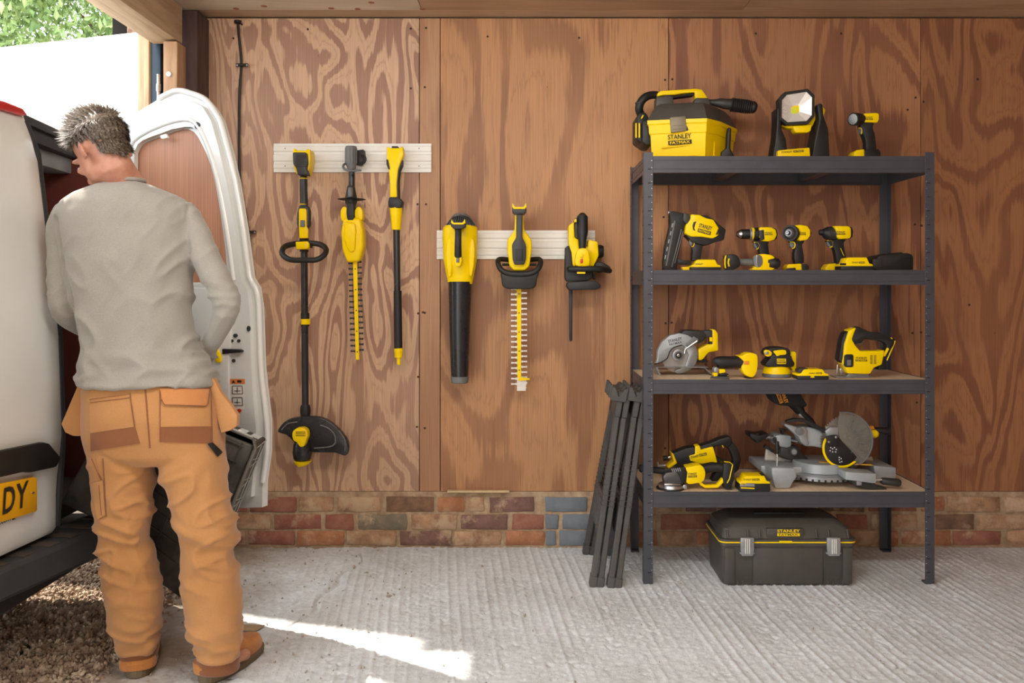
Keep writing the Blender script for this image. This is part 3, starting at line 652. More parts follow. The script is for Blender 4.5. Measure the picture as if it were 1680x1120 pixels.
def hedge_blade(t, x0, y0, x1, y1, tl, tr, pitch, D, barmat, toothmat, bw, ymax=None):
    bm = B(); prism(bm, [(x0-bw, y0), (x0+bw, y0), (x1+bw*.8, y1), (x1-bw*.8, y1)], D-.004, .006, .5, 1)
    bl = fin('blade_bar', bm, barmat, t)
    bm = B(); y = y0+4; k = 0; ye = ymax or y1-6
    while y < ye:
        xc = x0+(x1-x0)*(y-y0)/(y1-y0)
        for s, w_ in ((-1, tl), (1, tr)):
            o = 0 if s < 0 else -pitch*.25
            prism(bm, [(xc+s*bw*.3, y-3+o), (xc+s*w_*.55, y-1.2+o), (xc+s*w_, y-1.8+o), (xc+s*w_, y+1.6+o), (xc+s*w_*.55, y+1+o), (xc+s*bw*.3, y+3+o)], D+.003, .005, .3, 1)
        y += pitch
    prism(bm, [(x0-bw*.9, y0), (x0+bw*.9, y0), (x1+bw*.7, ye), (x1-bw*.7, ye)], D+.003, .004, 0)
    fin('blade_teeth', bm, toothmat, t)
    bm = B()
    for k in range(5):
        f = .08+k*.21; q = (x0+(x1-x0)*f, y0+(y1-y0)*f); prism(bm, circ(q[0], q[1], 1.1, 8), D-.0075, .002, 0)
    fin('blade_screw', bm, INK, bl, kind='stuff')
hedge_blade(t, 582.5, 428, 586.5, 590, -0+11, 10.5, 9.0, D0-.005, YEL, BLK, 3.6)

t = thing('extension_pole', 'yellow-handled black extension pole with yellow tip, third on the left rail', 'pole', W(650, 242, 4.03))
P(t, 'handle_shell', YEL, prism, [(636, 241), (641, 244), (656, 244), (662, 241), (664, 255), (659, 267), (654.5, 280), (652.5, 302), (653, 325), (641, 325), (641, 302), (639, 280), (635.5, 258)], D0, .055, 2.5)
bm = B(); prism(bm, rect(644, 241, 654, 246), D0+.01, .05, .6); fin('battery_slot', bm, BLK, t)
P(t, 'side_grip', BLK, prism, [(635, 262), (638, 263), (641, 279), (638, 278), (635, 270)], D0-.01, .045, .8)
bm = B(); prism(bm, [(657, 265), (661, 262), (661, 272), (657, 280), (655, 300), (656, 326), (651, 326), (652, 285), (651, 272)], D0+.004, .05, 1); fin('soft_grip', bm, BLK, t)
P(t, 'collar', BLK, prism, [(640, 324), (655, 324), (662, 331), (660, 341), (652, 343), (639, 341), (638, 332)], D0, .06, 2)
P(t, 'cone', YEL, tpx, [(649.5, 340, D0, 10.5), (650, 350, D0, 10), (650, 377, D0, 7.3)], 16)
P(t, 'pole', SH2, tpx, [(650.5, 374, D0, 5.6), (652, 480, D0, 5.4)], 16)
P(t, 'foam_grip', BLK, tpx, [(652.3, 477, D0, 6.6), (653.5, 572, D0, 6.8)], 16)
P(t, 'pole_end', YEL, tpx, [(653.7, 571, D0, 7.3), (654, 577, D0, 7.4), (654, 578, D0, 6.8), (654, 586, D0, 6.6), (654.2, 587, D0, 3.5), (654.3, 598, D0, 3)], 16)

t = thing('leaf_blower', 'yellow leaf blower with long black tube hanging nose-down on the right rail', 'leaf blower', W(755, 350, 4.0))
bm = B(); tpx(bm, [(756, 350, D0, 9), (756, 354, D0, 14), (756, 362, D0, 20), (756, 371, D0, 25.5)], 24, .75)
fin('intake_cover', bm, MGR, t)
bm = B()
for k in range(-5, 6):
    x = 756+k*4.2; prism(bm, strip([(756+k*2.4, 352+abs(k)*.7), (756+k*3.4, 359+abs(k)*.5), (756+k*4.6, 369)], [1.2, 1.4, 1.6]), D0-.055+abs(k)*.0065, .02, .3, 1)
fin('intake_grille', bm, BLK, t)
bm = B(); tpx(bm, [(755, 370, D0, 25), (755, 374, D0, 28.5), (755, 392, D0, 29), (755, 425, D0, 27.5), (755, 448, D0, 23.5), (755, 458, D0, 21.5), (754.5, 464, D0, 20.5)], 32, .78)
prism(bm, sm([(734, 395), (740, 392), (742, 420), (741, 450), (736, 452), (732, 420)], 2), D0-.045, .02, 2); prism(bm, sm([(772, 392), (778, 395), (779, 420), (775, 450), (770, 450), (769, 420)], 2), D0-.045, .02, 2); fin('body_shell', bm, YEL, t)
P(t, 'battery_dock', DGR, prism, [(741, 364), (763, 364), (765, 372), (758, 376), (745, 376), (740, 371)], 3.88, .06, 1.5)
P(t, 'dock_clip', YEL, prism, [(741, 359), (743, 363), (745, 365.5), (759, 365.5), (761, 363), (763, 359), (764, 366), (760, 368.5), (744, 368.5), (740.5, 366)], 3.855, .03, .6)
P(t, 'handle_grip', BLK, tpx, [(751.5, 374, 3.89, 6), (751.8, 380, 3.87, 5.3), (751.5, 400, 3.86, 5.6), (751.5, 421, 3.88, 6)], 14)
bm = B(); prism(bm, [(746, 420), (757, 419), (759, 428), (756, 437), (748, 437), (746, 428)], 3.90, .06, 1.5); hk = fin('trigger_block', bm, YEL, t)
P(hk, 'button', MGR, prism, rect(748.5, 423, 753.5, 430.5), 3.866, .01, 1)
P(t, 'nozzle_tube', GRD, tpx, [(754.7, 462, D0, 19.3), (754.7, 466, D0, 19), (754, 540, D0, 17), (754, 600, D0, 14.8), (754, 619, D0, 14)], 32)
P(t, 'nozzle_ring', MGR, tpx, [(754, 617, D0, 14.4), (754, 620, D0, 14.8), (754, 627, D0, 14.2), (754, 628, D0, 13)], 32)

t = thing('hedge_trimmer', 'hedge trimmer with yellow body, black wrap handle and pale toothed blade on the right rail', 'hedge trimmer', W(852, 335, 4.0))
P(t, 'body_shell', YEL, prism, [(845.5, 351), (858.5, 351), (860, 378), (872, 394), (872.5, 410), (868.5, 437), (861, 444), (843, 444), (836, 437), (832.5, 410), (832.5, 394), (844, 379)], D0-.03, .09, 3, 3)
P(t, 'battery_dock', DGR, prism, [(841, 340), (846, 343), (858, 343), (863, 340), (864, 347), (859, 353), (845, 353), (840, 348)], D0-.05, .08, 1.4)
P(t, 'dock_clip', YEL, prism, [(841, 333.5), (843, 337), (845, 340), (859.5, 340), (861, 337), (863, 333.5), (864, 340), (861, 343.5), (843, 343.5), (840.5, 340)], D0-.07, .05, .6)
bm = B(); prism(bm, [(847, 352), (857.5, 352), (857, 390), (861, 397), (863.5, 404), (863, 425), (860, 434), (844, 434), (841, 425), (840, 402), (843, 396), (847, 390)], D0-.085, .035, 2); gr_ = fin('soft_grip', bm, DGR, t)
P(gr_, 'grip_pad', BLK, prism, [(846, 408), (858, 408), (858, 428), (846, 428)], D0-.101, .008, 1)
bm = B(); tpx(bm, [(834, 426, D0, 4.2), (820, 425, D0-.03, 4.2), (817, 431, D0-.07, 4.4), (823, 443, D0-.09, 4.6), (838, 449, D0-.09, 5), (866, 449, D0-.09, 5), (881, 443, D0-.09, 4.6), (887, 431, D0-.07, 4.4), (884, 425, D0-.03, 4.2), (870, 426, D0, 4.2)], 12, 1, 3)
tpx(bm, [(824, 434, D0-.02, 2), (880, 434, D0-.02, 2)], 8)
fin('wrap_handle', bm, BLK, t)
P(t, 'hand_guard', BLK, prism, sm([(822, 445), (835, 444), (869, 444), (884, 444), (881, 457), (879, 469), (871, 473.5), (852, 474), (832, 473.5), (824.5, 468), (823, 457)], 2), D0-.05, .09, 4, 3)
TL = pm('blade_steel_pale', 'D6D0C6', .35, .5, var=.05)
hedge_blade(t, 851.5, 470, 852, 619, 13.5, 13, 8.65, D0-.005, YEL, TL, 3.8, 638)
P(t, 'blade_end_plate', TL, prism, [(848, 624), (864, 624), (862.5, 627), (864, 630), (862.5, 633), (864, 636), (862.5, 639), (863, 641), (848, 641)], D0, .005, .3, 1)
P(t, 'blade_tip_stop', YEL, prism, [(850, 617.5), (856, 618.5), (869, 620.5), (869, 623), (856, 624.5), (850, 624.5)], D0-.012, .006, .5, 1)

t = thing('chainsaw', 'small yellow and black chainsaw hanging with its black-sheathed bar down on the right rail', 'chainsaw', W(958, 353, 4.0))
P(t, 'body_shell', YEL, prism, [(931.5, 371), (941, 364), (942, 391), (948, 393), (949, 406), (963, 406), (964, 393), (979.5, 397), (981, 420), (973, 437), (937, 437), (934, 410), (932, 400)], D0, .10, 2.5, 2)
bm = B(); tpx(bm, [(955.5, 353.5, D0-.02, 6), (955.5, 356, D0-.03, 9), (955.5, 380, D0-.05, 9.3), (955.5, 391, D0-.06, 7), (955.5, 412, D0-.06, 5.3)], 18); fin('rear_handle', bm, BLK, t)
P(t, 'handle_spine', DGR, prism, [(942, 360), (948, 357), (950, 392), (942, 391)], D0, .08, 1.5)
P(t, 'battery_catch', YEL, prism, [(942, 361), (945, 358.5), (946, 364), (942, 365)], D0-.055, .02, .4)
bm = B(); prism(bm, sm([(946, 412), (950, 408), (960, 407.5), (965, 414), (966, 436), (944, 436), (944, 420)], 2), D0-.06, .06, 3); h_ = fin('switch_hood', bm, YEL, t)
P(h_, 'lock_button', RED, prism, [(952, 425), (956, 424), (956, 431), (952, 432)], D0-.094, .01, .8); P(h_, 'catch', YEL, prism, circ(954, 419, 3, 12), D0-.094, .012, .8)
P(t, 'sprocket_cover', BLK, prism, [(927, 406), (932, 403), (937, 414), (939, 437), (971, 440), (971, 455), (962, 461), (929, 462), (926, 455)], D0-.01, .09, 2)
P(t, 'tension_knob', BLK, tpx, [(979, 413, D0+.03, 11), (986, 412, D0+.03, 11), (990, 412, D0+.03, 9)], 16)
bm = B(); tpx(bm, [(934, 441, D0-.05, 4), (936, 441, D0-.09, 4.3), (960, 441, D0-.10, 4.6), (984, 441, D0-.09, 5), (996, 443, D0-.05, 5), (1000, 444, D0, 4.5)], 12, 1, 2)
prism(bm, [(975, 430), (988, 430), (1001, 438), (1000, 446), (980, 447), (974, 440)], D0, .06, 2); fin('front_handle', bm, BLK, t)
P(t, 'oil_tab', YEL, prism, rect(946.5, 446, 960, 449), D0-.085, .09-.06, .4)
P(t, 'hand_guard', BLK, prism, [(930, 463), (974, 460), (984, 467), (983.5, 472), (976, 475), (933, 475.5), (929, 470)], D0-.01, .12, 1.5)
P(t, 'guide_bar_sheath', BLK, prism, [(933, 474), (939.3, 474), (938.6, 557), (937, 559.5), (935, 559.5), (934, 557)], D0, .03, .8)
P(t, 'spike', BLK, prism, rect(972, 447, 976, 458), D0, .03, .6)
# ---------------- tools on the shelves ----------------
def base(px, D, lev): p = W(px, 0, D); return V((p.x, p.y, LEV[lev]))
def yb(D, lev): return CY+(CH-LEV[lev])*F/D - .3      # photo row where a thing at distance D meets the shelf
def prz(bm, pts, z, D0=None):  # ring at height z from plan points (px, D)
    return [V(((x-CX)*D/F, D-WD, z)) for x, D in pts]
# ---- vacuum (top shelf, left)
z0 = LEV[0]
t = thing('wet_dry_vacuum', 'yellow and black cordless wet and dry vacuum with black hose on top shelf', 'vacuum cleaner', base(1130, 3.85, 0))
plan = [(1064, 3.73), (1100, 3.705), (1159, 3.68), (1180, 3.75), (1207, 3.93), (1192, 4.0), (1090, 4.02), (1068, 3.90)]
cxv = sum(p[0] for p in plan)/8; cdv = sum(p[1] for p in plan)/8
def sc_pl(s, z, dz=0): return [V((((cxv+(x-cxv)*s)-CX)*(cdv+(D-cdv)*s)/F, (cdv+(D-cdv)*s)-WD, z)) for x, D in plan]
bm = B(); loft(bm, [sc_pl(.90, z0+.0005), sc_pl(.92, z0+.01), sc_pl(.95, z0+.10), sc_pl(.955, z0+.115), sc_pl(.985, z0+.118), sc_pl(1.0, z0+.155), sc_pl(1.03, z0+.160), sc_pl(1.03, z0+.176)]); _b = bm
tank = fin('tank', bm, YEL, t, ang=25)
bm = B(); prism(bm, [(1085, 243), (1148, 238), (1158, 224), (1158.6, 222), (1148, 236.5), (1085, 241)], 3.705, .01, .2, 1); prism(bm, rect(1164, 232, 1172, 256), 3.745, .02, 1); prism(bm, [(1118, 257), (1147, 254.5), (1147, 253.8), (1118, 256)], 3.70, .01, 0); fin('moulded_rib', bm, YEL, tank, kind='stuff')
logo(tank, 1114.5, 229, 38.5, 17.5, 3.705, W(0, 0, 3.696).y, rot=-4)
bm = B(); loft(bm, [sc_pl(1.02, z0+.177), sc_pl(1.0, z0+.186), sc_pl(.90, z0+.222), sc_pl(.80, z0+.245), sc_pl(.72, z0+.255)]); lidv = fin('motor_lid', bm, TBX, t, ang=25)
bm = B()
for r_ in range(2):
    for k in range(7): prism(bm, strip([(1142+k*2.4+(0 if r_ else 1), 187+r_*5.8), (1142.8+k*2.4+(0 if r_ else 1), 182.4+r_*5.8)], 1.1), 3.705-.0+(.012 if not r_ else 0), .02, 0)
prism(bm, [(1138, 194), (1146, 178), (1158, 177), (1159, 194)], 3.728, .02, 1); fin('vent_grille', bm, BLK, lidv, kind='stuff')
bm = B(); prism(bm, [(1099, 193), (1124, 191), (1126, 215), (1101, 218)], 3.695, .022, 1.5); prism(bm, strip([(1104, 206), (1119, 205)], .8), 3.682, .003, 0); prism(bm, strip([(1104, 212), (1119, 211)], .8), 3.682, .003, 0)
fin('front_clasp', bm, pm('taupe_clasp', '8C8068', .5), t)
P(t, 'clasp_recess', BLK, prism, [(1125, 193), (1129, 193), (1130, 214), (1126, 215)], 3.70, .012, .6)
bm = B(); prism(bm, [(1077, 155), (1083, 151), (1140, 147.5), (1150, 149), (1158, 161), (1158, 164), (1139, 164), (1138, 153.5), (1120, 155), (1105, 157.5), (1087, 158), (1077, 160)], 3.86, .055, 1.5); hd = fin('carry_handle', bm, YEL, t)
P(hd, 'handle_underside', BLK, prism, [(1088, 158), (1105, 157), (1105, 160), (1137, 153), (1137, 158), (1098, 163), (1088, 163)], 3.86, .045, .8)
P(t, 'handle_post', TBX, prism, [(1075, 161), (1102, 160), (1104, 178), (1074, 178)], 3.87, .07, 2)
P(t, 'rear_post', TBX, prism, [(1139, 163), (1160, 163), (1164, 176), (1134, 176)], 3.86, .07, 2)
P(t, 'hose', BLK, tpx, [(1078, 156, 3.87, 6.3), (1068, 156, 3.86, 6.5), (1058, 160, 3.85, 6.8), (1050.5, 169, 3.85, 6.8), (1048.5, 180, 3.86, 6.8), (1053, 191, 3.88, 6.5)], 16, 1, 3)
ring(t, 'hose_cuff', DGR, 1049.3, 168, 171, 7.4, 3.85)
bm = B(); prism(bm, [(1041, 196), (1047, 190), (1056, 190), (1061, 200), (1062, 240), (1049, 239), (1041, 233)], 3.88, .16, 2.5); prism(bm, [(1049, 205), (1064, 198), (1066, 243), (1056, 243), (1049, 238)], 3.86, .18, 3)
mh = fin('motor_housing', bm, BLK, t)
for x in (1043.5, 1048.8): P(mh, 'yellow_stripe', YEL, prism, rect(x-1.1, 202, x+1.1, 226), 3.795 if x < 1045 else 3.775, .012, .4)
P(mh, 'battery_catch', YEL, prism, [(1051, 195), (1054, 189), (1056, 190), (1053, 195)], 3.79, .02, .3)
pts = [(1160, 168, 3.86, 5), (1172, 168.5, 3.85, 5.5), (1182, 169, 3.84, 8), (1187, 170, 3.84, 8.5), (1199, 171, 3.84, 9)]
P(t, 'nozzle_tube', DGR, tpx, pts, 18)
bm = B(); pp = []
for k in range(22):
    f = k/21; pp.append((1199+f*36, 171.5+f*4.5, 3.84-.01*f, 11.3+(.7 if k % 2 else -.9)-max(0, f-.75)*6))
pp.append((1239, 177, 3.83, 8.6)); pp.append((1241, 177.5, 3.83, 6)); tpx(bm, pp, 20); fin('ribbed_nozzle', bm, BLK, t, ang=60)
P(t, 'crevice_tool', BLK, prism, [(1194, 209), (1198.5, 212), (1197, 245), (1203, 256), (1202, 262), (1181, 262), (1182, 250), (1191, 243), (1192, 220)], 3.80, .04, 2)
# ---- work light
D1 = 3.78; b1 = yb(D1, 0)
t = thing('work_light', 'square LED work light in a black tilting stand, middle of top shelf', 'work light', base(1305, D1, 0))
P(t, 'lamp_back', YEL, prism, [(1279, 162), (1290, 156), (1324, 152), (1335, 163), (1335, 198), (1330, 209), (1322, 213), (1290, 212), (1281, 208)], D1+.01, .05, 2)
oct_ = [(1273, 166), (1282.5, 154.5), (1320, 149.5), (1331, 160), (1331, 194), (1321, 206), (1285, 208), (1274.5, 199)]
ict = [(1278, 168), (1286, 159), (1318, 154), (1327, 163), (1326.5, 192), (1318, 201.5), (1287, 203.5), (1277.5, 196)]
Pm = [W(x, y, D1) for x, y in oct_]; Pi = [W(x, y, D1) for x, y in ict]; c0 = W(1303.5, 181, D1)
yf = D1-WD-.045
bm = B(); oo = [V((p.x, yf, p.z)) for p in Pm]; ob = [V((p.x, yf+.05, p.z)) for p in Pm]; ii = [V((p.x, yf, p.z)) for p in Pi]; ib = [V((p.x, yf+.006, p.z)) for p in Pi]
loft(bm, [ib, ii, oo, ob], caps=False); bm2 = B(); fin('bezel', bm, BLK, t, ang=25)
# reflector: facets running back to the LED plate
ib2 = [V((p.x, yf+.005, p.z)) for p in Pi]; sq = [V((c0.x+(p.x-c0.x)*.2, yf+.032, c0.z+(p.z-c0.z)*.2)) for p in Pi]
bm = B(); loft(bm, [ib2, sq], caps=False); f_ = bm.faces.new([v for v in bm.verts if v.co.y > yf+.03][:8]) if False else None
rf = fin('reflector', bm, LENS, t, ang=8)
q = W(1303.5, 181, D1-.02); P(rf, 'led', LEDY, box, (q.x, yf+.030, q.z), (.028, .004, .028), None, .0005, 1)
P(t, 'battery_cradle', YEL, prism, [(1298, 208), (1329, 206), (1327, 216), (1322, 219), (1303, 219), (1300, 215)], D1, .05, 1.2)
P(t, 'stand_leg', BLK, prism, [(1270, 180), (1276, 180), (1277, 212), (1285, 232), (1289, b1), (1262, b1), (1268, 230), (1270, 205)], D1, .09, 2)
P(t, 'stand_leg', BLK, prism, [(1334, 176), (1338, 173), (1343, 175), (1344, 192), (1352, 215), (1355, b1), (1324, b1), (1334, 215), (1337, 200)], D1, .11, 2)
P(t, 'tilt_knob', YEL, tpx, [(1342, 183, D1, 8.5), (1347, 184, D1, 8.7), (1351, 185, D1, 6.5)], 14)
bf = P(t, 'foot_bar', YEL, prism, [(1275, 247.5), (1326, 243), (1328, b1), (1273, b1)], D1-.055, .04, 1.5)
logo(bf, 1300, 248.5, 38, 3.8, D1-.075, W(0, 0, D1-.0755).y, rot=-4, oneline=True)
P(t, 'top_latch', YEL, prism, [(1300, 151.5), (1304, 150), (1312, 149), (1315, 151), (1310, 154), (1302, 155)], D1-.02, .03, .8)
# ---- spotlight
t = thing('spotlight', 'pistol-grip spotlight with black lens head, right end of top shelf', 'flashlight', base(1425, D1, 0))
hp = [W(1398, 195, D1-.04), W(1403, 195, D1-.03), W(1412, 195, D1-.01), W(1424, 195, D1)]
bm = B(); k = D1/F; tube(bm, [(W(1399.5, 195.5, D1-.045), 10.6*k), (W(1402, 195.5, D1-.04), 10.8*k), (W(1409, 195.3, D1-.022), 9.5*k), (W(1414, 195, D1-.01), 8*k)], 20); fin('lens_head', bm, BLK, t)
bm = B(); a_, b_ = W(1399.5, 195.5, D1-.045), W(1409, 195.3, D1-.022); dn = (a_-b_).normalized(); tube(bm, [(a_, 8.6*k), (a_+dn*.002, 8.4*k)], 20); ln_ = fin('lens', bm, STL, t)
bd = P(t, 'body', YEL, prism, [(1413, 188), (1434, 187), (1438, 189), (1438, 198), (1435, 203), (1413, 202)], D1, .058, 1.5)
logo(bd, 1424.5, 194, 14.5, 5.5, D1-.029, W(0, 0, D1-.030).y)
P(t, 'grip', BLK, prism, sm([(1409, 204), (1414, 201), (1430, 200), (1431, 203), (1429, 210), (1432, 220), (1434, 235), (1434, 249), (1419, 249), (1418, 235), (1414, 222), (1411, 218)], 2), D1, .042, 2.5)
P(t, 'trigger', MGR, prism, [(1409, 210), (1412, 210), (1413, 219), (1411, 221), (1410, 216)], D1, .03, .6)
P(t, 'trigger_trim', YEL, tpx, [(1408.5, 210, D1-.02, .6), (1413, 210, D1-.02, .6), (1414, 214, D1-.02, .6), (1413.5, 220, D1-.02, .6)], 6)
P(t, 'battery_foot', BLK, prism, [(1412, 250), (1418, 246), (1436, 246), (1440, 251), (1440, b1), (1411, b1)], D1, .07, 1.5)
P(t, 'battery_hood', YEL, prism, [(1396, 253), (1400, 248), (1413, 246.5), (1413, b1), (1398, b1)], D1, .072, 1.5)
# ---- shelf 2
D2 = 3.74; b2 = yb(D2, 1)
def trigger(t, x, y, w, h, D):
    P(t, 'trigger', MGR, prism, sm([(x-w/2, y-h/2), (x+w/2, y-h/2), (x+w/2, y+h/2), (x-w*.3, y+h/2), (x-w*.6, y)], 2), D, .022, .8)
    P(t, 'trigger_trim', YEL, tpx, [(x-w/2, y-h/2-1, D-.018, .8), (x+w*.4, y-h/2-.6, D-.018, .8), (x+w*.65, y, D-.018, .8), (x+w*.4, y+h/2+.5, D-.018, .8), (x, y+h/2+.8, D-.018, .8)], 6, 1, 2)
t = thing('nail_gun', 'cordless nail gun with long slanted black magazine, left end of second shelf', 'nail gun', base(1135, D2, 1))
mg_ = P(t, 'magazine', BLK, prism, [(1097, 349), (1099, 347), (1104, 347), (1128, 352), (1128, 362), (1121, 372), (1119, 385), (1110, 428), (1110, b2-.3), (1087, b2-.3), (1087, 430), (1090, 405), (1099, 366)], D2, .045, 1.2)
for a, b, w_ in (((1107, 362), (1093, 436), 2.6), ((1118, 376), (1102, 438), 1.6), ((1121, 378), (1107, 432), 1.2)): P(mg_, 'rail', MGR, prism, strip([a, b], w_), D2-.024, .006, .4, 1)
for k in range(5): P(mg_, 'window', LGR, prism, strip([(1104-k*2.9, 366+k*13), (1102.4-k*2.9, 373+k*13)], 1.8), D2-.0235, .004, .4, 1)
P(t, 'nose', STL, tpx, [(1096, 349, D2, 3.2), (1102, 349, D2, 3.4), (1103, 350, D2, 2.5)], 12)
P(t, 'nose_bracket', DGR, prism, [(1120, 350), (1130, 352), (1132, 366), (1124, 368), (1119, 362)], D2-.015, .05, 1)
P(t, 'rear_cap', BLK, prism, [(1144, 354), (1156, 354), (1168, 360), (1177, 369), (1188, 377), (1185, 394), (1170, 398), (1158, 403), (1150, 403), (1134, 398), (1122, 386), (1140, 380)], D2+.004, .072, 2)
bd = P(t, 'body', YEL, prism, [(1131, 352), (1146, 353.5), (1154, 358), (1168, 361), (1177, 376), (1176, 387), (1167, 392), (1155, 390), (1148, 389), (1131, 389), (1121, 383), (1123, 370), (1130, 360)], D2-.006, .075, 2.5)
P(bd, 'recess', BLK, prism, [(1138, 364), (1143, 363), (1141, 366), (1139, 374), (1141, 379), (1137, 377), (1136, 370)], D2-.043, .004, .4); P(bd, 'recess', BLK, prism, [(1178, 375), (1180, 378), (1177, 385), (1174, 385)], D2-.042, .006, .4)
logo(bd, 1156.5, 376, 22, 15, D2-.045, W(0, 0, D2-.045).y, rot=15)
P(t, 'grip', BLK, prism, [(1134, 399), (1152, 400), (1150, 412), (1148, 428), (1134, 428), (1135, 412)], D2, .04, 1.5); trigger(t, 1134.5, 399, 7, 9, D2-.002)
P(t, 'magazine_brace', BLK, prism, [(1110, 423), (1120, 427), (1132, 427), (1133, 434), (1118, 434), (1109, 431)], D2, .03, 1)
P(t, 'belt_hook', YEL, prism, [(1117, 438), (1132, 437), (1131, b2), (1120, b2)], D2, .03, .8)
def battery(name, label, x0, x1, y0, y1, D, lev, split=.58, parent=None, lettered=True, group=None):
    if parent is None: t = thing(name, label, 'battery', base((x0+x1)/2, D, lev))
    else: t = parent
    w_ = x1-x0; ys = y0+(y1-y0)*split
    c = P(t, 'battery_top', YEL, prism, [(x0, ys), (x0+.02*w_, ys-3.5), (x0+.13*w_, ys-4.5), (x0+.2*w_, y0+1), (x0+.26*w_, y0), (x0+.8*w_, y0), (x0+.88*w_, ys-4.5), (x1-.02*w_, ys-3.5), (x1, ys)], D, .078, 1.4)
    P(t, 'battery_case', BLK, prism, [(x0+1, ys-.5), (x1-1, ys-.5), (x1, y1-2), (x1-2, y1), (x0+2, y1), (x0, y1-2)], D, .080, 1.2)
    return t, c
_, c = battery('battery', '', 1130, 1180, 426, b2, D2-.01, 1, .72, parent=t); text(c, 'STANLEY', 1147, 433, 12, D2-.05, W(0, 0, D2-.0505).y, INK, 2.3); 
# drill with chuck pointing left
D2b = 3.84; bb = yb(D2b, 1)
t = thing('cordless_drill', 'cordless drill standing upright with black chuck, behind the tool lying on its side', 'drill', base(1255, D2b, 1))
P(t, 'chuck', BLK, tpx, [(1209, 384, D2b, 4), (1214, 384, D2b, 7), (1216, 384, D2b, 8), (1230, 384, D2b, 8.4)], 18)
P(t, 'chuck_jaws', STL, tpx, [(1210, 384, D2b-.004, 2.6), (1215, 384, D2b-.012, 6), (1216, 384, D2b-.012, 6.5)], 12)
P(t, 'chuck_ring', LGR, tpx, [(1229, 384, D2b, 9.5), (1233, 384, D2b, 9.8)], 18); P(t, 'torque_ring', YEL, tpx, [(1232.5, 383.5, D2b, 10.3), (1236, 383.5, D2b, 10.3)], 18)
P(t, 'gearbox', BLK, tpx, [(1235, 384, D2b, 10.5), (1246, 384, D2b, 11)], 18)
bd = P(t, 'body', YEL, prism, [(1243, 373), (1262, 373), (1270, 377), (1272, 386), (1268, 394), (1258, 397), (1248, 396), (1243, 390)], D2b-.003, .062, 2.5)
P(t, 'motor_cap', BLK, prism, [(1266, 374), (1271, 376), (1273.5, 384), (1272, 392), (1266, 396)], D2b, .058, 2); logo(bd, 1261, 383, 12, 5.5, D2b-.034, W(0, 0, D2b-.035).y)
P(t, 'gear_cover', DGR, prism, [(1244, 378), (1252, 377), (1253, 393), (1246, 395)], D2b-.02, .032, 1)
P(t, 'grip', BLK, prism, sm([(1236, 395), (1246, 396), (1260, 394), (1258, 400), (1259, 410), (1262, 436), (1245, 436), (1245, 420), (1244, 410), (1238, 400)], 2), D2b, .040, 2); trigger(t, 1240.5, 403, 7.5, 9, D2b)
P(t, 'battery_foot', YEL, prism, [(1240, 436), (1268, 434), (1270, bb), (1238, bb)], D2b, .07, 1.5)
# tool on its side
D2c = 3.70; bc = yb(D2c, 1)
t = thing('cordless_drill', 'compact cordless drill lying on its side, grey grip horizontal, on second shelf', 'drill', base(1234, D2c, 1))
P(t, 'battery_foot', BLK, prism, sm([(1189, 422), (1191, 418), (1199, 417), (1207, 420), (1211, 428), (1211, 436), (1206, 440), (1198, bc), (1190, 440)], 2), D2c, .07, 2)
P(t, 'foot_trim', YEL, prism, strip([(1190.5, 419), (1189, 426), (1189, 433), (1190, 440)], 1.4), D2c-.03, .02, .3); P(t, 'foot_trim', YEL, prism, strip([(1196, 424), (1194.5, 430), (1196, 437)], 2.2), D2c-.036, .01, .3)
P(t, 'grip', MGR, tpx, [(1202, 430, D2c, 5.5), (1204, 430, D2c, 6.3), (1220, 430, D2c, 5.8), (1237, 430, D2c, 6.2)], 16); P(t, 'grip_ring', YEL, tpx, [(1201.5, 430, D2c, 6.4), (1203.3, 430, D2c, 6.4)], 14)
bd = P(t, 'body', YEL, prism, sm([(1230, 441), (1236, 438), (1237, 425), (1241, 418), (1252, 417), (1265, 420), (1269, 428), (1269, 438), (1262, bc), (1236, bc)], 2), D2c, .06, 2.5)
P(bd, 'switch_plate', MGR, prism, sm([(1236, 422), (1242, 417.5), (1249, 420), (1251, 430), (1248, 437), (1240, 438), (1236, 432)], 2), D2c-.028, .012, 1)
P(bd, 'label_plate', LGR, prism, [(1240.5, 418), (1244.5, 418), (1244, 438), (1240, 438)], D2c-.036, .006, .6); text(bd, 'STANLEY', 1242.3, 428, 15, D2c-.039, W(0, 0, D2c-.0405).y, INK, 2.2, rot=-90)
P(bd, 'vent', BLK, prism, rect(1260, 426, 1263.5, 431), D2c-.030, .004, .5)
P(t, 'chuck', BLK, tpx, [(1262, 432, D2c-.01, 10), (1270, 432, D2c-.015, 10.2), (1276, 432.5, D2c-.02, 8.5), (1279, 433, D2c-.02, 5.5)], 18)
# impact driver facing the camera
t = thing('impact_driver', 'impact driver with its nose turned to the camera, middle of second shelf', 'impact driver', base(1306, D2, 1))
bd = P(t, 'body', YEL, prism, [(1299, 371), (1308, 369), (1321, 371), (1326, 378), (1326, 387), (1321, 394), (1309, 396), (1302, 390)], D2, .066, 2.5); logo(bd, 1317, 383, 10, 5, D2-.033, W(0, 0, D2-.034).y)
P(t, 'motor_cap', BLK, prism, [(1319, 372), (1325, 374), (1328, 384), (1324, 392), (1318, 395)], D2+.005, .066, 2)
kk = D2/F; c_ = W(1299, 383, D2-.02); d_ = V((-.62, -.78, .02)).normalized()
def dt(nm, a0, a1, r0, r1, mt, prt=t, cc=c_, dd=d_): 
    bm = B(); tube(bm, [(cc+dd*a0, r0*kk), (cc+dd*a1, r1*kk)], 20, up=V((0, 0, 1))); return fin(nm, bm, mt, prt)
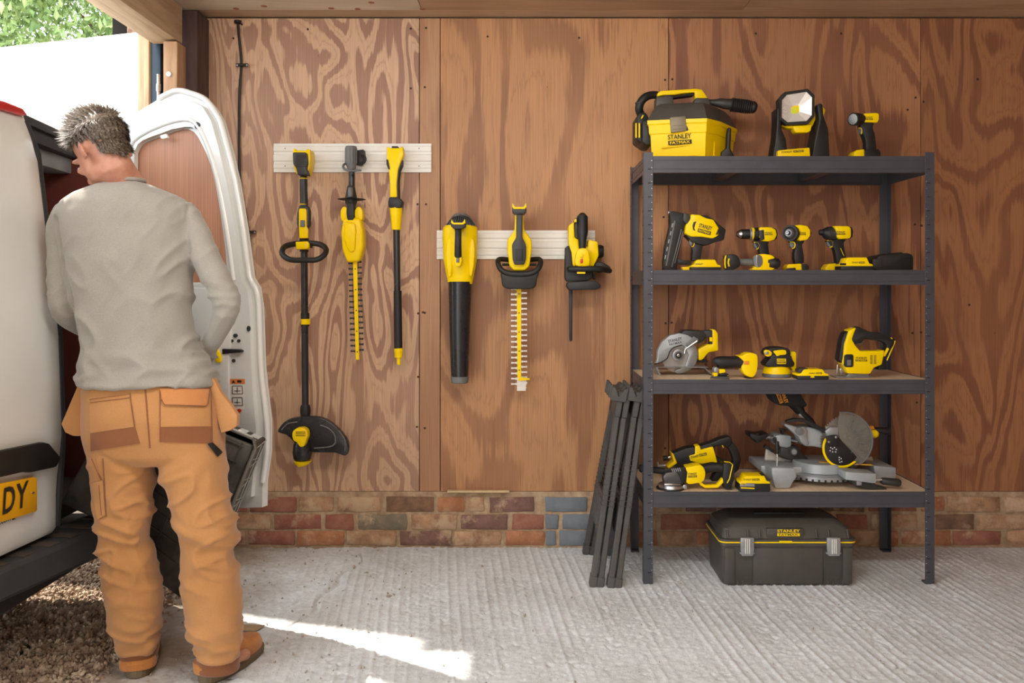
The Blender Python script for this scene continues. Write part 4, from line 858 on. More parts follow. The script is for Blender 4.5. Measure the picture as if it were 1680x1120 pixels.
dt('nose_housing', 0, .022, 13.5, 13, BLK); dt('nose_cone', .022, .032, 10.5, 7.5, DGR); dt('collet_ring', .032, .040, 5.8, 5.4, LGR); dt('collet', .040, .050, 4.2, 3.8, BLK); dt('bit_socket', .050, .054, 2.6, 2.4, STL); dt('bit_hole', .054, .0545, 1.3, 1.3, BLK)
P(t, 'grip', BLK, prism, sm([(1294, 395), (1302, 396), (1318, 395), (1314, 401), (1315, 410), (1317, 431), (1303, 432), (1301, 415), (1303, 406)], 2), D2+.005, .04, 2); trigger(t, 1299.5, 402, 8, 8.5, D2-.005)
P(t, 'battery_hood', YEL, prism, [(1287, 438), (1290, 433.5), (1311, 432.5), (1312, b2), (1288, b2)], D2, .066, 1.5); P(t, 'hood_opening', BLK, prism, [(1290, 440), (1305, 439), (1306, b2+.4), (1289, b2+.4)], D2-.033, .003, .4)
P(t, 'battery_foot', BLK, prism, [(1310, 434), (1320, 433), (1324, 437), (1323, b2), (1310, b2)], D2, .06, 1.2)
# impact driver in profile
t = thing('impact_driver', 'impact driver seen side-on, nose to the left, standing behind a yellow battery', 'impact driver', base(1372, D2b, 1))
D = D2b
P(t, 'collet', BLK, tpx, [(1344, 381, D, 4), (1346, 381, D, 5), (1351, 381.5, D, 5)], 14); P(t, 'nose_cone', BLK, tpx, [(1350, 382, D, 6.5), (1353, 382, D, 9), (1358, 383, D, 11)], 20); P(t, 'nose_housing', DGR, tpx, [(1357, 383, D, 11.2), (1371, 383, D, 12)], 20)
bd = P(t, 'body', YEL, prism, [(1364, 371), (1388, 371.5), (1392, 375), (1392, 388), (1390, 392), (1374, 393), (1369, 390), (1368, 380)], D-.003, .07, 2.5); logo(bd, 1379.5, 382, 14, 6, D-.038, W(0, 0, D-.039).y)
P(t, 'motor_cap', BLK, prism, [(1389, 372), (1394, 373), (1396, 380), (1395, 389), (1390, 393)], D, .064, 2)
P(t, 'grip', BLK, prism, sm([(1355, 395), (1364, 394), (1385, 393), (1382, 398), (1383, 408), (1386, 424), (1389, 434), (1373, 436), (1369, 420), (1366, 408)], 2), D, .04, 2); trigger(t, 1361, 400, 8.5, 9, D)
P(t, 'grip_trim', YEL, tpx, [(1379, 407, D-.02, .5), (1382, 414, D-.02, .5), (1385, 420, D-.02, .5)], 6)
P(t, 'battery_hood', YEL, prism, [(1350, 440), (1355, 433), (1368, 432), (1369, yb(D, 1)), (1351, yb(D, 1))], D, .066, 1.5); P(t, 'battery_foot', BLK, prism, [(1367, 431), (1390, 432), (1392, yb(D, 1)), (1367, yb(D, 1))], D, .06, 1.2)
t, c = battery('battery', 'slim yellow battery lying against the black charger on second shelf', 1374, 1427, 422.5, yb(3.66, 1), 3.66, 1, .70)
logo(c, 1408, 430.5, 22, 3, 3.62, W(0, 0, 3.6205).y, oneline=True); P(c, 'label_window', BLK, prism, [(1378, 431.5), (1388, 431.5), (1388, 435), (1378, 435)], 3.62, .003, .4)
t = thing('battery_charger', 'black battery charger at the right end of second shelf', 'charger', base(1457, 3.76, 1))
bch = yb(3.76, 1)
P(t, 'case', BLK, prism, [(1427, 426), (1434, 419), (1478, 415.5), (1486, 418), (1488, 422), (1488, bch), (1429, bch)], 3.76, .13, 2.5); P(t, 'front_panel', DGR, prism, [(1431, 425), (1446, 424), (1447, 441), (1432, 441)], 3.69, .01, 1); P(t, 'dock', BLK, prism, [(1440, 419), (1446, 416.5), (1474, 414), (1478, 417), (1478, 421), (1440, 423)], 3.76, .07, 1)
# ---- shelf 3
D3 = 3.83; b3 = yb(D3, 2)
t = thing('circular_saw', 'silver-guarded circular saw with bare blade, left end of third shelf', 'circular saw', base(1115, D3, 2))
D = D3; cx3, cy3 = 1114, 582
bl = P(t, 'blade', pm('blade_face', 'BDBBB6', .32, .8, var=.08), prism, circ(cx3, cy3, 29.5, 60), D, .002, 0)
P(t, 'lower_guard', LGR, prism, [(cx3+4, cy3-29)]+[(cx3+30.3*math.cos(math.radians(a)), cy3+30.3*math.sin(math.radians(a))) for a in range(-80, 101, 10)]+[(cx3-8, cy3+26), (cx3+10, cy3+18), (cx3+16, cy3), (cx3+8, cy3-14)], D-.012, .012, 1)
P(t, 'upper_guard', ALU, prism, [(1074, 597), (1077, 590), (1078, 575), (1085, 560), (1098, 549.5), (1114, 546), (1128, 549), (1139, 557), (1132, 563), (1122, 568), (1118, 565), (1105, 570), (1098, 578), (1094, 588), (1080, 596)], D-.012, .036, 1.8)
P(t, 'guard_edge', BLK, tpx, [(1119, 566, D-.03, .9), (1106, 569.5, D-.03, .9), (1098.5, 577, D-.03, .9), (1095, 587, D-.03, .9), (1085, 594, D-.03, .9), (1074, 597, D-.03, 1.2)], 6, 1, 2)
text(t, 'STANLEY', 1107.5, 557.5, 23, D-.03, W(0, 0, D-.0308).y, INK, 5, rot=-13); text(t, 'FATMAX', 1108.5, 563, 21, D-.03, W(0, 0, D-.0308).y, INK, 3.2, rot=-13)
for r, m_, o_ in ((10, LGR, .0), (7, MGR, .004), (4.8, BLK, .008), (2.6, STL, .012)): P(bl, 'arbor_flange', m_, prism, circ(1113, 582.5, r, 20), D-.018-o_, .010, .5)
P(t, 'guard_lever', STL, tpx, [(1123, 580, D-.035, 1.5), (1124, 573, D-.035, 1.5), (1144, 559, D-.035, 1.5)], 8); P(t, 'spring_bracket', MGR, prism, [(1125, 564), (1138, 551), (1146, 556), (1144, 562), (1128, 570)], D-.028, .012, 1)
P(t, 'motor_housing', DGR, prism, [(1112, 548), (1120, 540.5), (1128, 541), (1150, 541.5), (1156, 549), (1152, 558), (1142, 563), (1131, 560), (1128, 550)], D+.02, .085, 2.5)
P(t, 'handle_grip', DGR, prism, [(1146, 543), (1160, 541), (1168, 541), (1169, 565), (1163, 564), (1163, 552), (1150, 556)], D+.01, .045, 1.8)
P(t, 'battery_mount', YEL, prism, [(1166, 539.5), (1171, 540), (1175, 546), (1176, 574), (1160, 577), (1150, 589), (1144, 590), (1143, 572), (1158, 564), (1166, 564)], D+.02, .07, 1.8)
P(t, 'mount_label', YEL, prism, rect(1164, 553, 1168.5, 560), D-.018, .012, .5)
P(t, 'depth_knob', BLK, prism, sm([(1143, 593), (1147, 589.5), (1158, 589.5), (1160, 593), (1150, 594)], 2), D+.03, .04, 1)
c3 = W(1114, 601.5, D-.04); bm = B(); zp = c3.z
box(bm, (W(1112, 0, D).x, D-WD, zp), (.245, .13, .003), bev=.001, seg=1)
slab(bm, [(W(1152, 0, D).x, zp-.002), (W(1166, 0, D).x, LEV[2]+.001), (W(1163, 0, D).x, LEV[2]+.001), (W(1150, 0, D).x, zp+.001)], D-WD-.065, D-WD+.065, .0006, 1)
slab(bm, [(W(1072, 0, D).x, zp-.002), (W(1078, 0, D).x, LEV[2]+.001), (W(1081, 0, D).x, LEV[2]+.001), (W(1075, 0, D).x, zp+.001)], D-WD-.065, D-WD+.065, .0006, 1)
fin('shoe', bm, LGR, t)
D = 3.66
t = thing('oscillating_multitool', 'oscillating multi-tool with black body and triangular pad on third shelf', 'multi-tool', base(1205, D, 2)); bq = yb(D, 2)
P(t, 'body', BLK, tpx, [(1172, 596, D, 5), (1175, 594, D, 8.5), (1181, 594, D, 10), (1198, 594, D, 9.8), (1212, 593.5, D, 9.5), (1218, 595, D, 10)], 22, 1, 2)
bd = P(t, 'rear_housing', YEL, prism, sm([(1208, 583), (1216, 582), (1224, 577.5), (1238, 580), (1240, 590), (1239, 606), (1234, 616), (1226, 617), (1217, 611), (1214, 600), (1218, 592)], 2), D, .065, 2.5)
P(bd, 'battery_slot', BLK, prism, strip([(1237, 590), (1236, 606), (1230, bq), (1222, bq-1)], 2.5), D, .05, .6); P(bd, 'label_plate', ORG, prism, rect(1220, 592, 1229, 598), D-.034, .003, .4)
P(t, 'gear_neck', LGR, prism, [(1170, 603), (1174, 601), (1178, 604), (1177, 610), (1170, 610)], D-.01, .04, 1); P(t, 'clamp_lever', YEL, prism, [(1178, 605), (1188, 605), (1189, 610), (1179, 612)], D-.01, .035, .8); P(t, 'spindle', YEL, prism, [(1169, 611), (1176, 610), (1176, 616), (1170, 617)], D-.01, .035, .8)
bm = B(); q = W(1181, 0, D-.01); zz = LEV[2]
loft(bm, [[V((q.x-.045, q.y-.01, zz+.001)), V((q.x+.035, q.y-.035, zz+.001)), V((q.x+.035, q.y+.03, zz+.001))], [V((q.x-.04, q.y-.01, zz+.010)), V((q.x+.03, q.y-.03, zz+.010)), V((q.x+.03, q.y+.026, zz+.010))], [V((q.x-.02, q.y-.005, zz+.014)), V((q.x+.012, q.y-.012, zz+.020)), V((q.x+.012, q.y+.012, zz+.020))]]); fin('sanding_pad', bm, BLK, t)
P(t, 'pad_clamp', BLK, prism, [(1180, 612), (1190, 611), (1195, 613), (1190, 616), (1180, 616)], D-.01, .03, .6)
D = 3.72; bs_ = yb(D, 2)
t = thing('orbital_sander', 'palm orbital sander with round yellow skirt on third shelf', 'sander', base(1275, D, 2)); kq = D/F
P(t, 'sanding_disc', MGR, tpx, [(1274, bs_, D, 23), (1274, bs_-3, D, 23.2), (1274, bs_-5.5, D, 22.4)], 30, up=V((1, 0, 0)))
P(t, 'skirt', YEL, tpx, [(1274, bs_-5.5, D, 22.8), (1274, bs_-9, D, 22.6), (1274, bs_-16, D, 19.5), (1274, bs_-17.5, D, 17)], 30, up=V((1, 0, 0)))
sb_ = P(t, 'body', BLK, prism, sm([(1254, 600), (1254, 592), (1259, 587), (1264, 580), (1290, 580), (1295, 588), (1297, 600)], 2), D, .09, 3)
P(t, 'top_grip', BLK, prism, sm([(1253, 577), (1257, 571), (1268, 568.5), (1284, 569), (1291, 573), (1292, 583), (1280, 586), (1262, 585), (1254, 582)], 2), D, .085, 3.5, 3)
for pp_ in ([(1253, 577), (1256, 573.5), (1263, 575), (1266, 580), (1263, 584), (1256, 584)], [(1268, 576), (1276, 574), (1288, 574), (1289, 581), (1280, 582), (1274, 584), (1272, 581)]): P(t, 'yellow_grip_inlay', YEL, prism, sm(pp_, 2), D-.04, .014, 1)
P(t, 'dial', LGR, prism, rect(1255, 576.5, 1261, 581.5), D-.047, .008, 1); lp = P(t, 'label_plate', YEL, prism, rect(1274.5, 588, 1289.5, 597), D-.044, .006, .6); logo(lp, 1282, 592.3, 13.5, 6.5, D-.047, W(0, 0, D-.0475).y)
P(t, 'battery_mount', YEL, prism, [(1292, 577), (1300, 575.5), (1303, 578), (1303, 605), (1298, 608), (1294, 600)], D+.01, .06, 1.2)
t, c = battery('battery', 'yellow battery lying in front between sander and jigsaw on third shelf', 1303, 1355, 604, yb(3.63, 2), 3.63, 2, .66)
logo(c, 1338, 612, 22, 2.8, 3.59, W(0, 0, 3.5905).y, oneline=True); P(c, 'terminal_cover', DGR, prism, sm([(1307, 606), (1311, 603.5), (1318, 602.5), (1323, 604), (1322, 608), (1316, 609), (1308, 611)], 2), 3.62, .05, 1.2)
P(t, 'label_window', YEL, prism, rect(1330, 616.6, 1336, 619.3), 3.588, .003, .3)
D = 3.70; bj = yb(D, 2)
t = thing('jigsaw', 'yellow jigsaw with black D-handle and silver shoe, right end of third shelf', 'jigsaw', base(1413, D, 2))
P(t, 'front_grip', BLK, prism, [(1388, 542), (1382, 546), (1377.5, 558), (1372.5, 589), (1378, 595.5), (1386, 590), (1392, 550)], D, .056, 1.5)
bd = P(t, 'body', YEL, prism, [(1388.5, 541), (1400.5, 536.5), (1396, 548), (1393.5, 556), (1399, 566), (1407, 574.6), (1438, 574.6), (1446.6, 573), (1446, 578), (1442, 597), (1429, 602), (1422.7, 612.4), (1386, 611.5), (1380.5, 599), (1377.5, 595), (1379.5, 584), (1381, 564)], D-.004, .066, 2.2)
bm = B(); prism(bm, [(1400, 537), (1406, 535), (1413, 539), (1425, 544), (1440, 545), (1452, 551), (1466, 556), (1463, 566), (1454, 580), (1450, 590), (1452, 606), (1437, 606), (1442, 592), (1445, 582), (1452, 566), (1448, 561), (1440, 558), (1425, 557), (1416, 555), (1411, 562), (1403, 563), (1398, 566), (1394, 556)], D, .044, 1.6); fin('handle', bm, BLK, t)
P(t, 'rear_rail', YEL, tpx, [(1461, 554, D-.018, 1.5), (1468, 560, D-.018, 1.5), (1466, 566, D-.018, 1), (1455, 591, D-.018, 1)], 8); P(t, 'handle_label', YEL, prism, strip([(1457, 571), (1450, 584)], 4), D-.024, .006, .5)
P(t, 'trigger', MGR, prism, sm([(1402, 563), (1408, 558), (1414, 561), (1413, 564)], 2), D, .022, .5); P(t, 'trigger_trim', YEL, tpx, [(1402, 562, D-.018, .6), (1405, 558, D-.018, .6), (1411, 557.5, D-.018, .6), (1416, 560, D-.018, .6)], 6)
pn = P(bd, 'side_panel', BLK, prism, [(1385, 583), (1388, 581), (1398, 581), (1400, 583), (1400, 600), (1398, 602), (1387, 602), (1384, 599)], D-.038, .006, .8)
P(pn if False else bd, 'level_window', MGR, prism, rect(1389.5, 590, 1396.5, 599.5), D-.042, .004, .6)
logo(bd, 1413, 589, 19, 7.5, D-.037, W(0, 0, D-.038).y)
bm = B()
for c_i in range(2):
    for k in range(8): prism(bm, strip([(1427.5+c_i*6, 583+k*1.9), (1431.5+c_i*6, 583+k*1.9)], .8), D-.037, .003, 0)
fin('vent_slots', bm, INK, bd, kind='stuff')
bm = B(); q = W(1396, 0, D); box(bm, (q.x, q.y, LEV[2]+.003), (.155, .075, .004), (0, 0, 0), .001); prism(bm, [(1392, 610), (1422, 612), (1424, bj-.5), (1386, bj-.5)], D, .03, .8); fin('shoe', bm, LGR, t)
P(t, 'blade_guard', STL, tpx, [(1380, 598, D-.02, .7), (1374, 598, D-.02, .7), (1373, 614, D-.02, .7), (1384, 615, D-.02, .7)], 6); P(t, 'blade_clamp', STL, prism, [(1376, 604), (1382, 603), (1385, 612), (1378, 614)], D, .02, .8)
# ---- shelf 4
D = 3.80; b4 = yb(D, 3)
t = thing('reciprocating_saw', 'black and yellow reciprocating saw lying behind the angle grinder, left of the bottom shelf', 'reciprocating saw', base(1150, D, 3))
P(t, 'gearcase', BLK, prism, [(1101, 741), (1106, 740), (1123, 733), (1148, 729), (1165, 724), (1178, 718), (1192, 714), (1197, 715), (1200, 722), (1192, 733), (1184, 728), (1170, 731), (1172, 745), (1188, 756), (1192, 765), (1170, 772), (1150, 768), (1130, 768), (1112, 765), (1106, 755)], D, .06, 2.2)
P(t, 'rear_handle', BLK, prism, strip([(1180, 722), (1192, 722), (1203, 737), (1208, 752), (1205, 766), (1196, 774)], [9, 12, 13, 13, 12, 11]), D, .045, 1.8)
bd = P(t, 'body_shell', YEL, prism, [(1139, 730), (1146, 728.5), (1148, 736), (1164, 731.5), (1168, 731), (1172, 745), (1175, 757), (1165, 756), (1150, 759), (1131, 754), (1129, 746), (1139, 743)], D-.012, .052, 1.5); logo(bd, 1146, 747, 28, 4.2, D-.038, W(0, 0, D-.0395).y, rot=-13, oneline=True)
P(t, 'front_collar', YEL, prism, [(1099.5, 740), (1103, 742), (1109, 757), (1096, 766), (1093, 764), (1104, 755)], D, .066, 1); P(t, 'blade_shaft', STL, tpx, [(1100, 749, D, 2), (1094, 751, D, 2)], 8); P(t, 'blade_clamp', BLK, tpx, [(1096, 751, D, 4), (1088, 752, D, 4.5)], 12)
P(t, 'blade_release', LGR, tpx, [(1079, 758, D, 1.4), (1080, 764, D, 2.4), (1092, 763, D, 2)], 8)
P(t, 'trigger_trim', YEL, tpx, [(1180, 726, D-.024, .7), (1184, 728, D-.024, .7), (1187, 734, D-.024, .7)], 6)
bm = B(); prism(bm, [(1174, 768), (1200, 768), (1198, 780), (1192, b4), (1165, b4), (1170, 776)], D+.02, .06, 2); fin('battery_foot', bm, BLK, t); P(t, 'front_foot', BLK, prism, [(1108, 762), (1124, 764), (1126, b4), (1110, b4)], D+.02, .05, 2)
D = 3.655; bg_ = yb(D, 3)
t = thing('angle_grinder', 'angle grinder with silver disc guard and side handle at the front of bottom shelf', 'grinder', base(1150, D, 3))
P(t, 'gear_head', pm('dark_cast_metal', '5A5856', .35, .6), prism, [(1086, 779), (1091, 773), (1104, 771), (1106, 766), (1118, 764), (1124, 770), (1123, 786), (1116, 792), (1088, 791)], D, .06, 2.5)
P(t, 'vent_collar', BLK, prism, [(1104, 770), (1110, 763), (1122, 763), (1126, 772), (1124, 788), (1116, 790), (1112, 776)], D, .07, 2); bm = B()
for k in range(5): prism(bm, strip([(1102+k*3.2, 768.5-k*.3), (1104+k*3.2, 774-k*.3)], 1.3), D-.037, .004, .2)
fin('vent_slots', bm, LGR, t, kind='stuff')
bd = P(t, 'body_shell', YEL, prism, sm([(1122, 765), (1130, 763), (1146, 760), (1153, 766), (1155, 776), (1151, 787), (1140, 790), (1126, 791), (1121, 780)], 2), D, .066, 2.5); logo(bd, 1136, 779, 14.5, 8, D-.033, W(0, 0, D-.0345).y, rot=-3)
P(t, 'rear_grip', BLK, tpx, [(1153, 770, D, 9), (1158, 768, D, 8), (1176, 766, D, 7.5), (1186, 768, D, 8.5)], 16)
P(t, 'battery_mount', BLK, prism, [(1184, 758), (1192, 755), (1202, 760), (1203, 768), (1201, 785), (1196, bg_-1), (1186, bg_-2), (1183, 780)], D, .07, 2); P(t, 'mount_stripe', YEL, tpx, [(1188, 757, D-.037, .8), (1197, 758, D-.037, .8), (1202, 762, D-.036, .8), (1197, 785, D-.037, .8), (1193, 792, D-.037, .8)], 6)
P(t, 'bail_guard', YEL, prism, strip([(1146, 787), (1150, 793), (1156, 797), (1176, 796.5), (1183, 789), (1187, 784)], [5, 5, 4.5, 5, 5.5, 5]), D-.01, .03, 1)
P(t, 'side_handle', BLK, tpx, [(1049, 768, D, 5), (1051, 768, D, 6.8), (1057, 768, D, 6.8), (1060, 769, D, 5.2), (1086, 772, D, 5.6), (1090, 772, D, 5)], 16)
q = W(1100, 0, D); zz = LEV[3]
bm = B(); tube(bm, [(V((q.x, q.y, zz+.003)), .061), (V((q.x, q.y, zz+.005)), .061)], 32, up=V((1, 0, 0))); fin('cutting_disc', bm, BLK, t)
bm = B(); tube(bm, [(V((q.x+.008, q.y+.01, zz+.006)), .058), (V((q.x+.008, q.y+.01, zz+.018)), .056), (V((q.x+.008, q.y+.01, zz+.020)), .052)], 28, up=V((1, 0, 0))); slab(bm, [(q.x+.05, zz+.0035), (q.x+.066, zz+.002), (q.x+.066, zz+.022), (q.x+.05, zz+.022)], q.y-.03, q.y+.03, .002); fin('disc_guard', bm, STL, t)
P(t, 'spindle', STL, prism, [(1088, 791), (1116, 791), (1114, 799), (1090, 797)], D, .045, 1.5)
t, c = battery('battery', 'chunky yellow and black battery in front of the mitre saw on bottom shelf', 1209, 1260, 777, yb(3.63, 3), 3.63, 3, .50)
logo(c, 1233, 786.5, 27, 3, 3.59, W(0, 0, 3.5905).y, oneline=True); P(t, 'spec_label', LGR, prism, [(1214, 792), (1238, 792.5), (1238, 798), (1214, 797.5)], 3.589, .002, .3); P(t, 'spec_label', YEL, prism, [(1214.5, 792.3), (1224, 792.5), (1224, 794.5), (1214.5, 794.5)], 3.587, .002, .2); P(t, 'spec_label', YEL, prism, [(1215, 799), (1238, 800), (1238, 802), (1216, 801)], 3.589, .002, .2)
text(t, 'V20', 1219, 793.5, 7, 3.59, W(0, 0, 3.585).y, INK, 1.8)
P(c, 'terminal_cover', DGR, prism, [(1246, 778), (1252, 777), (1262, 784), (1260, 789), (1250, 783)], 3.62, .05, .8)
# ---- mitre saw
t = thing('mitre_saw', 'large sliding mitre saw with guarded round blade and dust bag, right of bottom shelf', 'mitre saw', base(1345, 3.80, 3))
Z4 = LEV[3]
def wx(px, D=3.8): return (px-CX)*D/F
def Yd(D): return D-WD
bm = B()
slab(bm, [(wx(1263, 3.68), Z4+.09), (wx(1300, 3.68), Z4+.088), (wx(1304, 3.68), Z4+.05), (wx(1298, 3.68), Z4+.03), (wx(1292, 3.68), Z4+.001), (wx(1269, 3.68), Z4+.001), (wx(1264, 3.68), Z4+.045)], Yd(3.65), Yd(3.80), .004)
slab(bm, [(wx(1240, 3.85), Z4+.075), (wx(1275, 3.85), Z4+.075), (wx(1275, 3.85), Z4+.001), (wx(1262, 3.85), Z4+.001), (wx(1240, 3.85), Z4+.05)], Yd(3.76), Yd(3.98), .004)
slab(bm, [(wx(1295, 3.8), Z4+.07), (wx(1385, 3.8), Z4+.07), (wx(1385, 3.8), Z4+.012), (wx(1295, 3.8), Z4+.012)], Yd(3.76), Yd(4.0), .004)
slab(bm, [(wx(1420, 3.85), Z4+.075), (wx(1456, 3.85), Z4+.066), (wx(1456, 3.85), Z4+.02), (wx(1440, 3.85), Z4+.001), (wx(1425, 3.85), Z4+.001)], Yd(3.76), Yd(3.98), .004)
base_ = fin('base', bm, ALU, t)
ctr = V((wx(1345, 3.82), Yd(3.82), 0))
bm = B(); tube(bm, [(ctr+V((0, 0, Z4+.048)), .118), (ctr+V((0, 0, Z4+.086)), .118), (ctr+V((0, 0, Z4+.089)), .114)], 40, up=V((1, 0, 0))); tt = fin('turntable', bm, ALU, t)
bm = B(); tube(bm, [(ctr+V((0, 0, Z4+.022)), .150), (ctr+V((0, 0, Z4+.040)), .150), (ctr+V((0, 0, Z4+.046)), .125)], 48, up=V((1, 0, 0))); ms = fin('mitre_scale', bm, LGR, t)
bm = B()
for k in range(-7, 8):
    a = math.radians(-90+k*10); q = ctr+V((.150*math.cos(a), .150*math.sin(a), Z4+.026)); box(bm, q, (.009, .006, .010), (0, 0, a+PI/2), .001, 1)
fin('detent_notches', bm, BLK, ms, kind='stuff')
P(t, 'table_arm', ALU, prism, [(1381, 770), (1430, 773), (1431, 787), (1428, 789), (1381, 783)], 3.66, .09, 1.5)
bm = B(); box(bm, (wx(1390, 3.72), Yd(3.74), Z4+.090), (.22, .022, .003), (0, 0, -.30), .0005, 1); fin('kerf_strip', bm, pm('kerf_yellow', 'D9A21E', .5), t)
FEN = pm('fence_metal', 'C9C2B4', .4, .35)
P(t, 'fence', FEN, prism, [(1253, 766), (1256, 736), (1262, 737), (1275, 748), (1292, 753), (1350, 754), (1352, 766)], 3.90, .018, 1.2); P(t, 'fence', FEN, prism, [(1416, 750), (1430, 748), (1434, 764), (1416, 765)], 3.90, .018, 1.2)
P(t, 'fence_knob', BLK, prism, strip([(1254, 731), (1262, 735), (1268, 740)], 5), 3.87, .03, 1)
P(t, 'bevel_bracket', DGR, prism, [(1278, 730), (1306, 730), (1313, 742), (1330, 756), (1342, 764), (1310, 757), (1290, 752), (1279, 748)], 3.86, .05, 2); P(t, 'bevel_knob', MGR, tpx, [(1303, 741, 3.83, 6), (1303, 741, 3.80, 6), (1303, 741, 3.79, 4)], 16)
P(t, 'slide_rail', STL, tpx, [(1238, 715, 3.86, 4), (1270, 718, 3.86, 4), (1318, 725, 3.86, 4)], 14); P(t, 'slide_rail', STL, tpx, [(1238, 712, 3.95, 4), (1318, 721, 3.95, 4)], 14)
P(t, 'rail_end', BLK, prism, [(1226, 708), (1231, 708), (1241, 711), (1256, 708), (1257, 712), (1242, 722), (1237, 724), (1234, 718), (1227, 715)], 3.88, .10, 1.5)
P(t, 'rail_carriage', ALU, prism, [(1266, 712), (1274, 709), (1292, 711), (1293, 728), (1286, 731), (1268, 728)], 3.88, .11, 2.5); P(t, 'carriage_slot', BLK, prism, rect(1269, 717, 1273.5, 726), 3.82, .012, .6); P(t, 'carriage_knob', BLK, prism, [(1278, 702), (1290, 704), (1287, 707), (1284, 707), (1284, 712), (1281, 712), (1281, 706)], 3.85, .03, .6)
P(t, 'clamp_rod', STL, tpx, [(1275, 733, 3.70, 1.8), (1275, 766, 3.70, 1.8)], 10); P(t, 'clamp_knob', BLK, tpx, [(1275, 724, 3.70, 3), (1275, 732, 3.70, 4), (1275, 744, 3.70, 2.6)], 12)
bm = B(); q = W(1275, 767, 3.70); tube(bm, [(q+V((0, 0, .0)), .024), (q+V((0, 0, .004)), .022), (q+V((0, 0, .008)), .006)], 20, up=V((1, 0, 0))); fin('clamp_foot', bm, BLK, t)
P(t, 'motor_housing', ALU, prism, [(1310, 698), (1322, 697), (1338, 701), (1352, 715), (1362, 730), (1350, 733), (1330, 729), (1313, 728), (1308, 718)], 3.80, .11, 3)
P(t, 'saw_arm', LGR, prism, [(1283, 695), (1286, 693), (1306, 699), (1316, 698), (1322, 704), (1321, 716), (1325, 727), (1318, 729), (1311, 724), (1306, 714)], 3.75, .06, 2); P(t, 'pivot_boss', MGR, prism, circ(1311.5, 707, 6.5, 18), 3.715, .014, 1)
P(t, 'cable_loom', BLK, prism, strip([(1289, 691), (1303, 688), (1318, 689), (1336, 698), (1352, 706), (1370, 716)], [3, 5, 6, 7, 7, 6]), 3.74, .03, 1.2)
Bc = (1389, 724); SB = pm('saw_blade_steel', 'A8A49C', .3, .85, var=.1)
n = 60; pts = []
for k in range(n):
    a = 2*PI*k/n; pts.append((Bc[0]+44*math.cos(a), Bc[1]+44*math.sin(a))); pts.append((Bc[0]+40.5*math.cos(a+.035), Bc[1]+40.5*math.sin(a+.035)))
sbl = P(t, 'blade', SB, prism, pts, 3.74, .0025, 0)
gl = N('smoked_guard'); gl.b.inputs['Transmission Weight'].default_value = .85; gl.b.inputs['IOR'].default_value = 1.25; GLS = gl.out(lin('D2CBC0'), .12)
arc = lambda r, a0, a1, st, c=Bc: [(c[0]+r*math.cos(math.radians(a)), c[1]+r*math.sin(math.radians(a))) for a in range(a0, a1+(1 if st > 0 else -1), st)]
gc_ = (1384, 722)
g1 = P(t, 'blade_guard', GLS, prism, arc(47, -98, 78, 8, gc_)+[(1394, 768), (1388, 755), (1378, 722), (1374, 700)], 3.72, .006, .6)
for k in range(-3, 4):
    a = math.radians(k*19-10); P(g1, 'guard_rib', MGR, prism, strip([(gc_[0]+18*math.cos(a), gc_[1]+18*math.sin(a)), (gc_[0]+42*math.cos(a), gc_[1]+42*math.sin(a))], .9), 3.715, .006, .2, 1)
P(g1, 'guard_rim', MGR, prism, arc(47.3, -98, 60, 8, gc_)+arc(45.3, 60, -98, -8, gc_), 3.72, .022, .4); P(g1, 'guard_rib', MGR, prism, arc(24, -80, 60, 10, gc_)+arc(23, 60, -80, -10, gc_), 3.715, .006, .2)
dc = (1381, 735); ya = P(t, 'scale_ring', YEL, prism, arc(32, 42, 215, 8, dc)+arc(28.5, 215, 42, -8, dc), 3.715, .008, .4)
dp = P(t, 'scale_plate', BLK, prism, arc(28.3, 30, 222, 8, dc)+[(1360, 715), (1372, 713), (1390, 733)], 3.716, .006, .4)
bm = B()
for x, y in ((1363, 734), (1366, 736), (1369, 734), (1372, 737), (1362, 739), (1366, 741), (1371, 741), (1377, 750), (1380, 752), (1377, 754), (1381, 757), (1378, 758)): prism(bm, rect(x-.9, y-.9, x+.9, y+.9), 3.712, .001, 0)
fin('scale_figures', bm, WINK, dp, kind='stuff')
P(t, 'guard_cover', BLK, prism, [(1355, 716), (1362, 714), (1372, 713), (1376, 722), (1378, 730), (1372, 731), (1357, 731)], 3.708, .012, 1)
for x, y in ((1371.5, 717), (1360, 724.5)): P(t, 'bolt', STL, prism, circ(x, y, 2, 12), 3.700, .004, .4)
P(t, 'lower_bolt', BLK, prism, circ(1399, 767.5, 5, 16), 3.71, .03, 1)
P(t, 'guard_shell', LGR, prism, [(1352, 706), (1360, 700), (1374, 700), (1373, 713), (1362, 714), (1356, 716)], 3.73, .03, 1.2)
P(t, 'lock_lever', YEL, prism, [(1365, 698), (1368, 691), (1373, 688.5), (1373, 700), (1366, 699)], 3.77, .03, 1); P(t, 'thumb_knob', YEL, tpx, [(1424, 711, 3.78, 4), (1430, 711, 3.77, 6), (1436, 711.5, 3.77, 7), (1440, 712, 3.77, 4.5)], 14); P(t, 'lock_pin', ORG, prism, [(1421, 699), (1432, 698), (1434, 703), (1422, 705)], 3.78, .02, .6)
P(t, 'trigger_handle', BLK, tpx, [(1428, 704, 3.80, 4), (1446, 706, 3.80, 5), (1455, 707, 3.80, 6.5), (1460, 707, 3.80, 5)], 14)
P(t, 'mitre_lever', STL, tpx, [(1430, 787.5, 3.66, 1.6), (1448, 787, 3.65, 1.6)], 8); P(t, 'mitre_grip', DGR, tpx, [(1446, 788, 3.65, 5), (1449, 789, 3.65, 6), (1474, 791.5, 3.64, 6.6), (1477, 791.8, 3.64, 5)], 16)
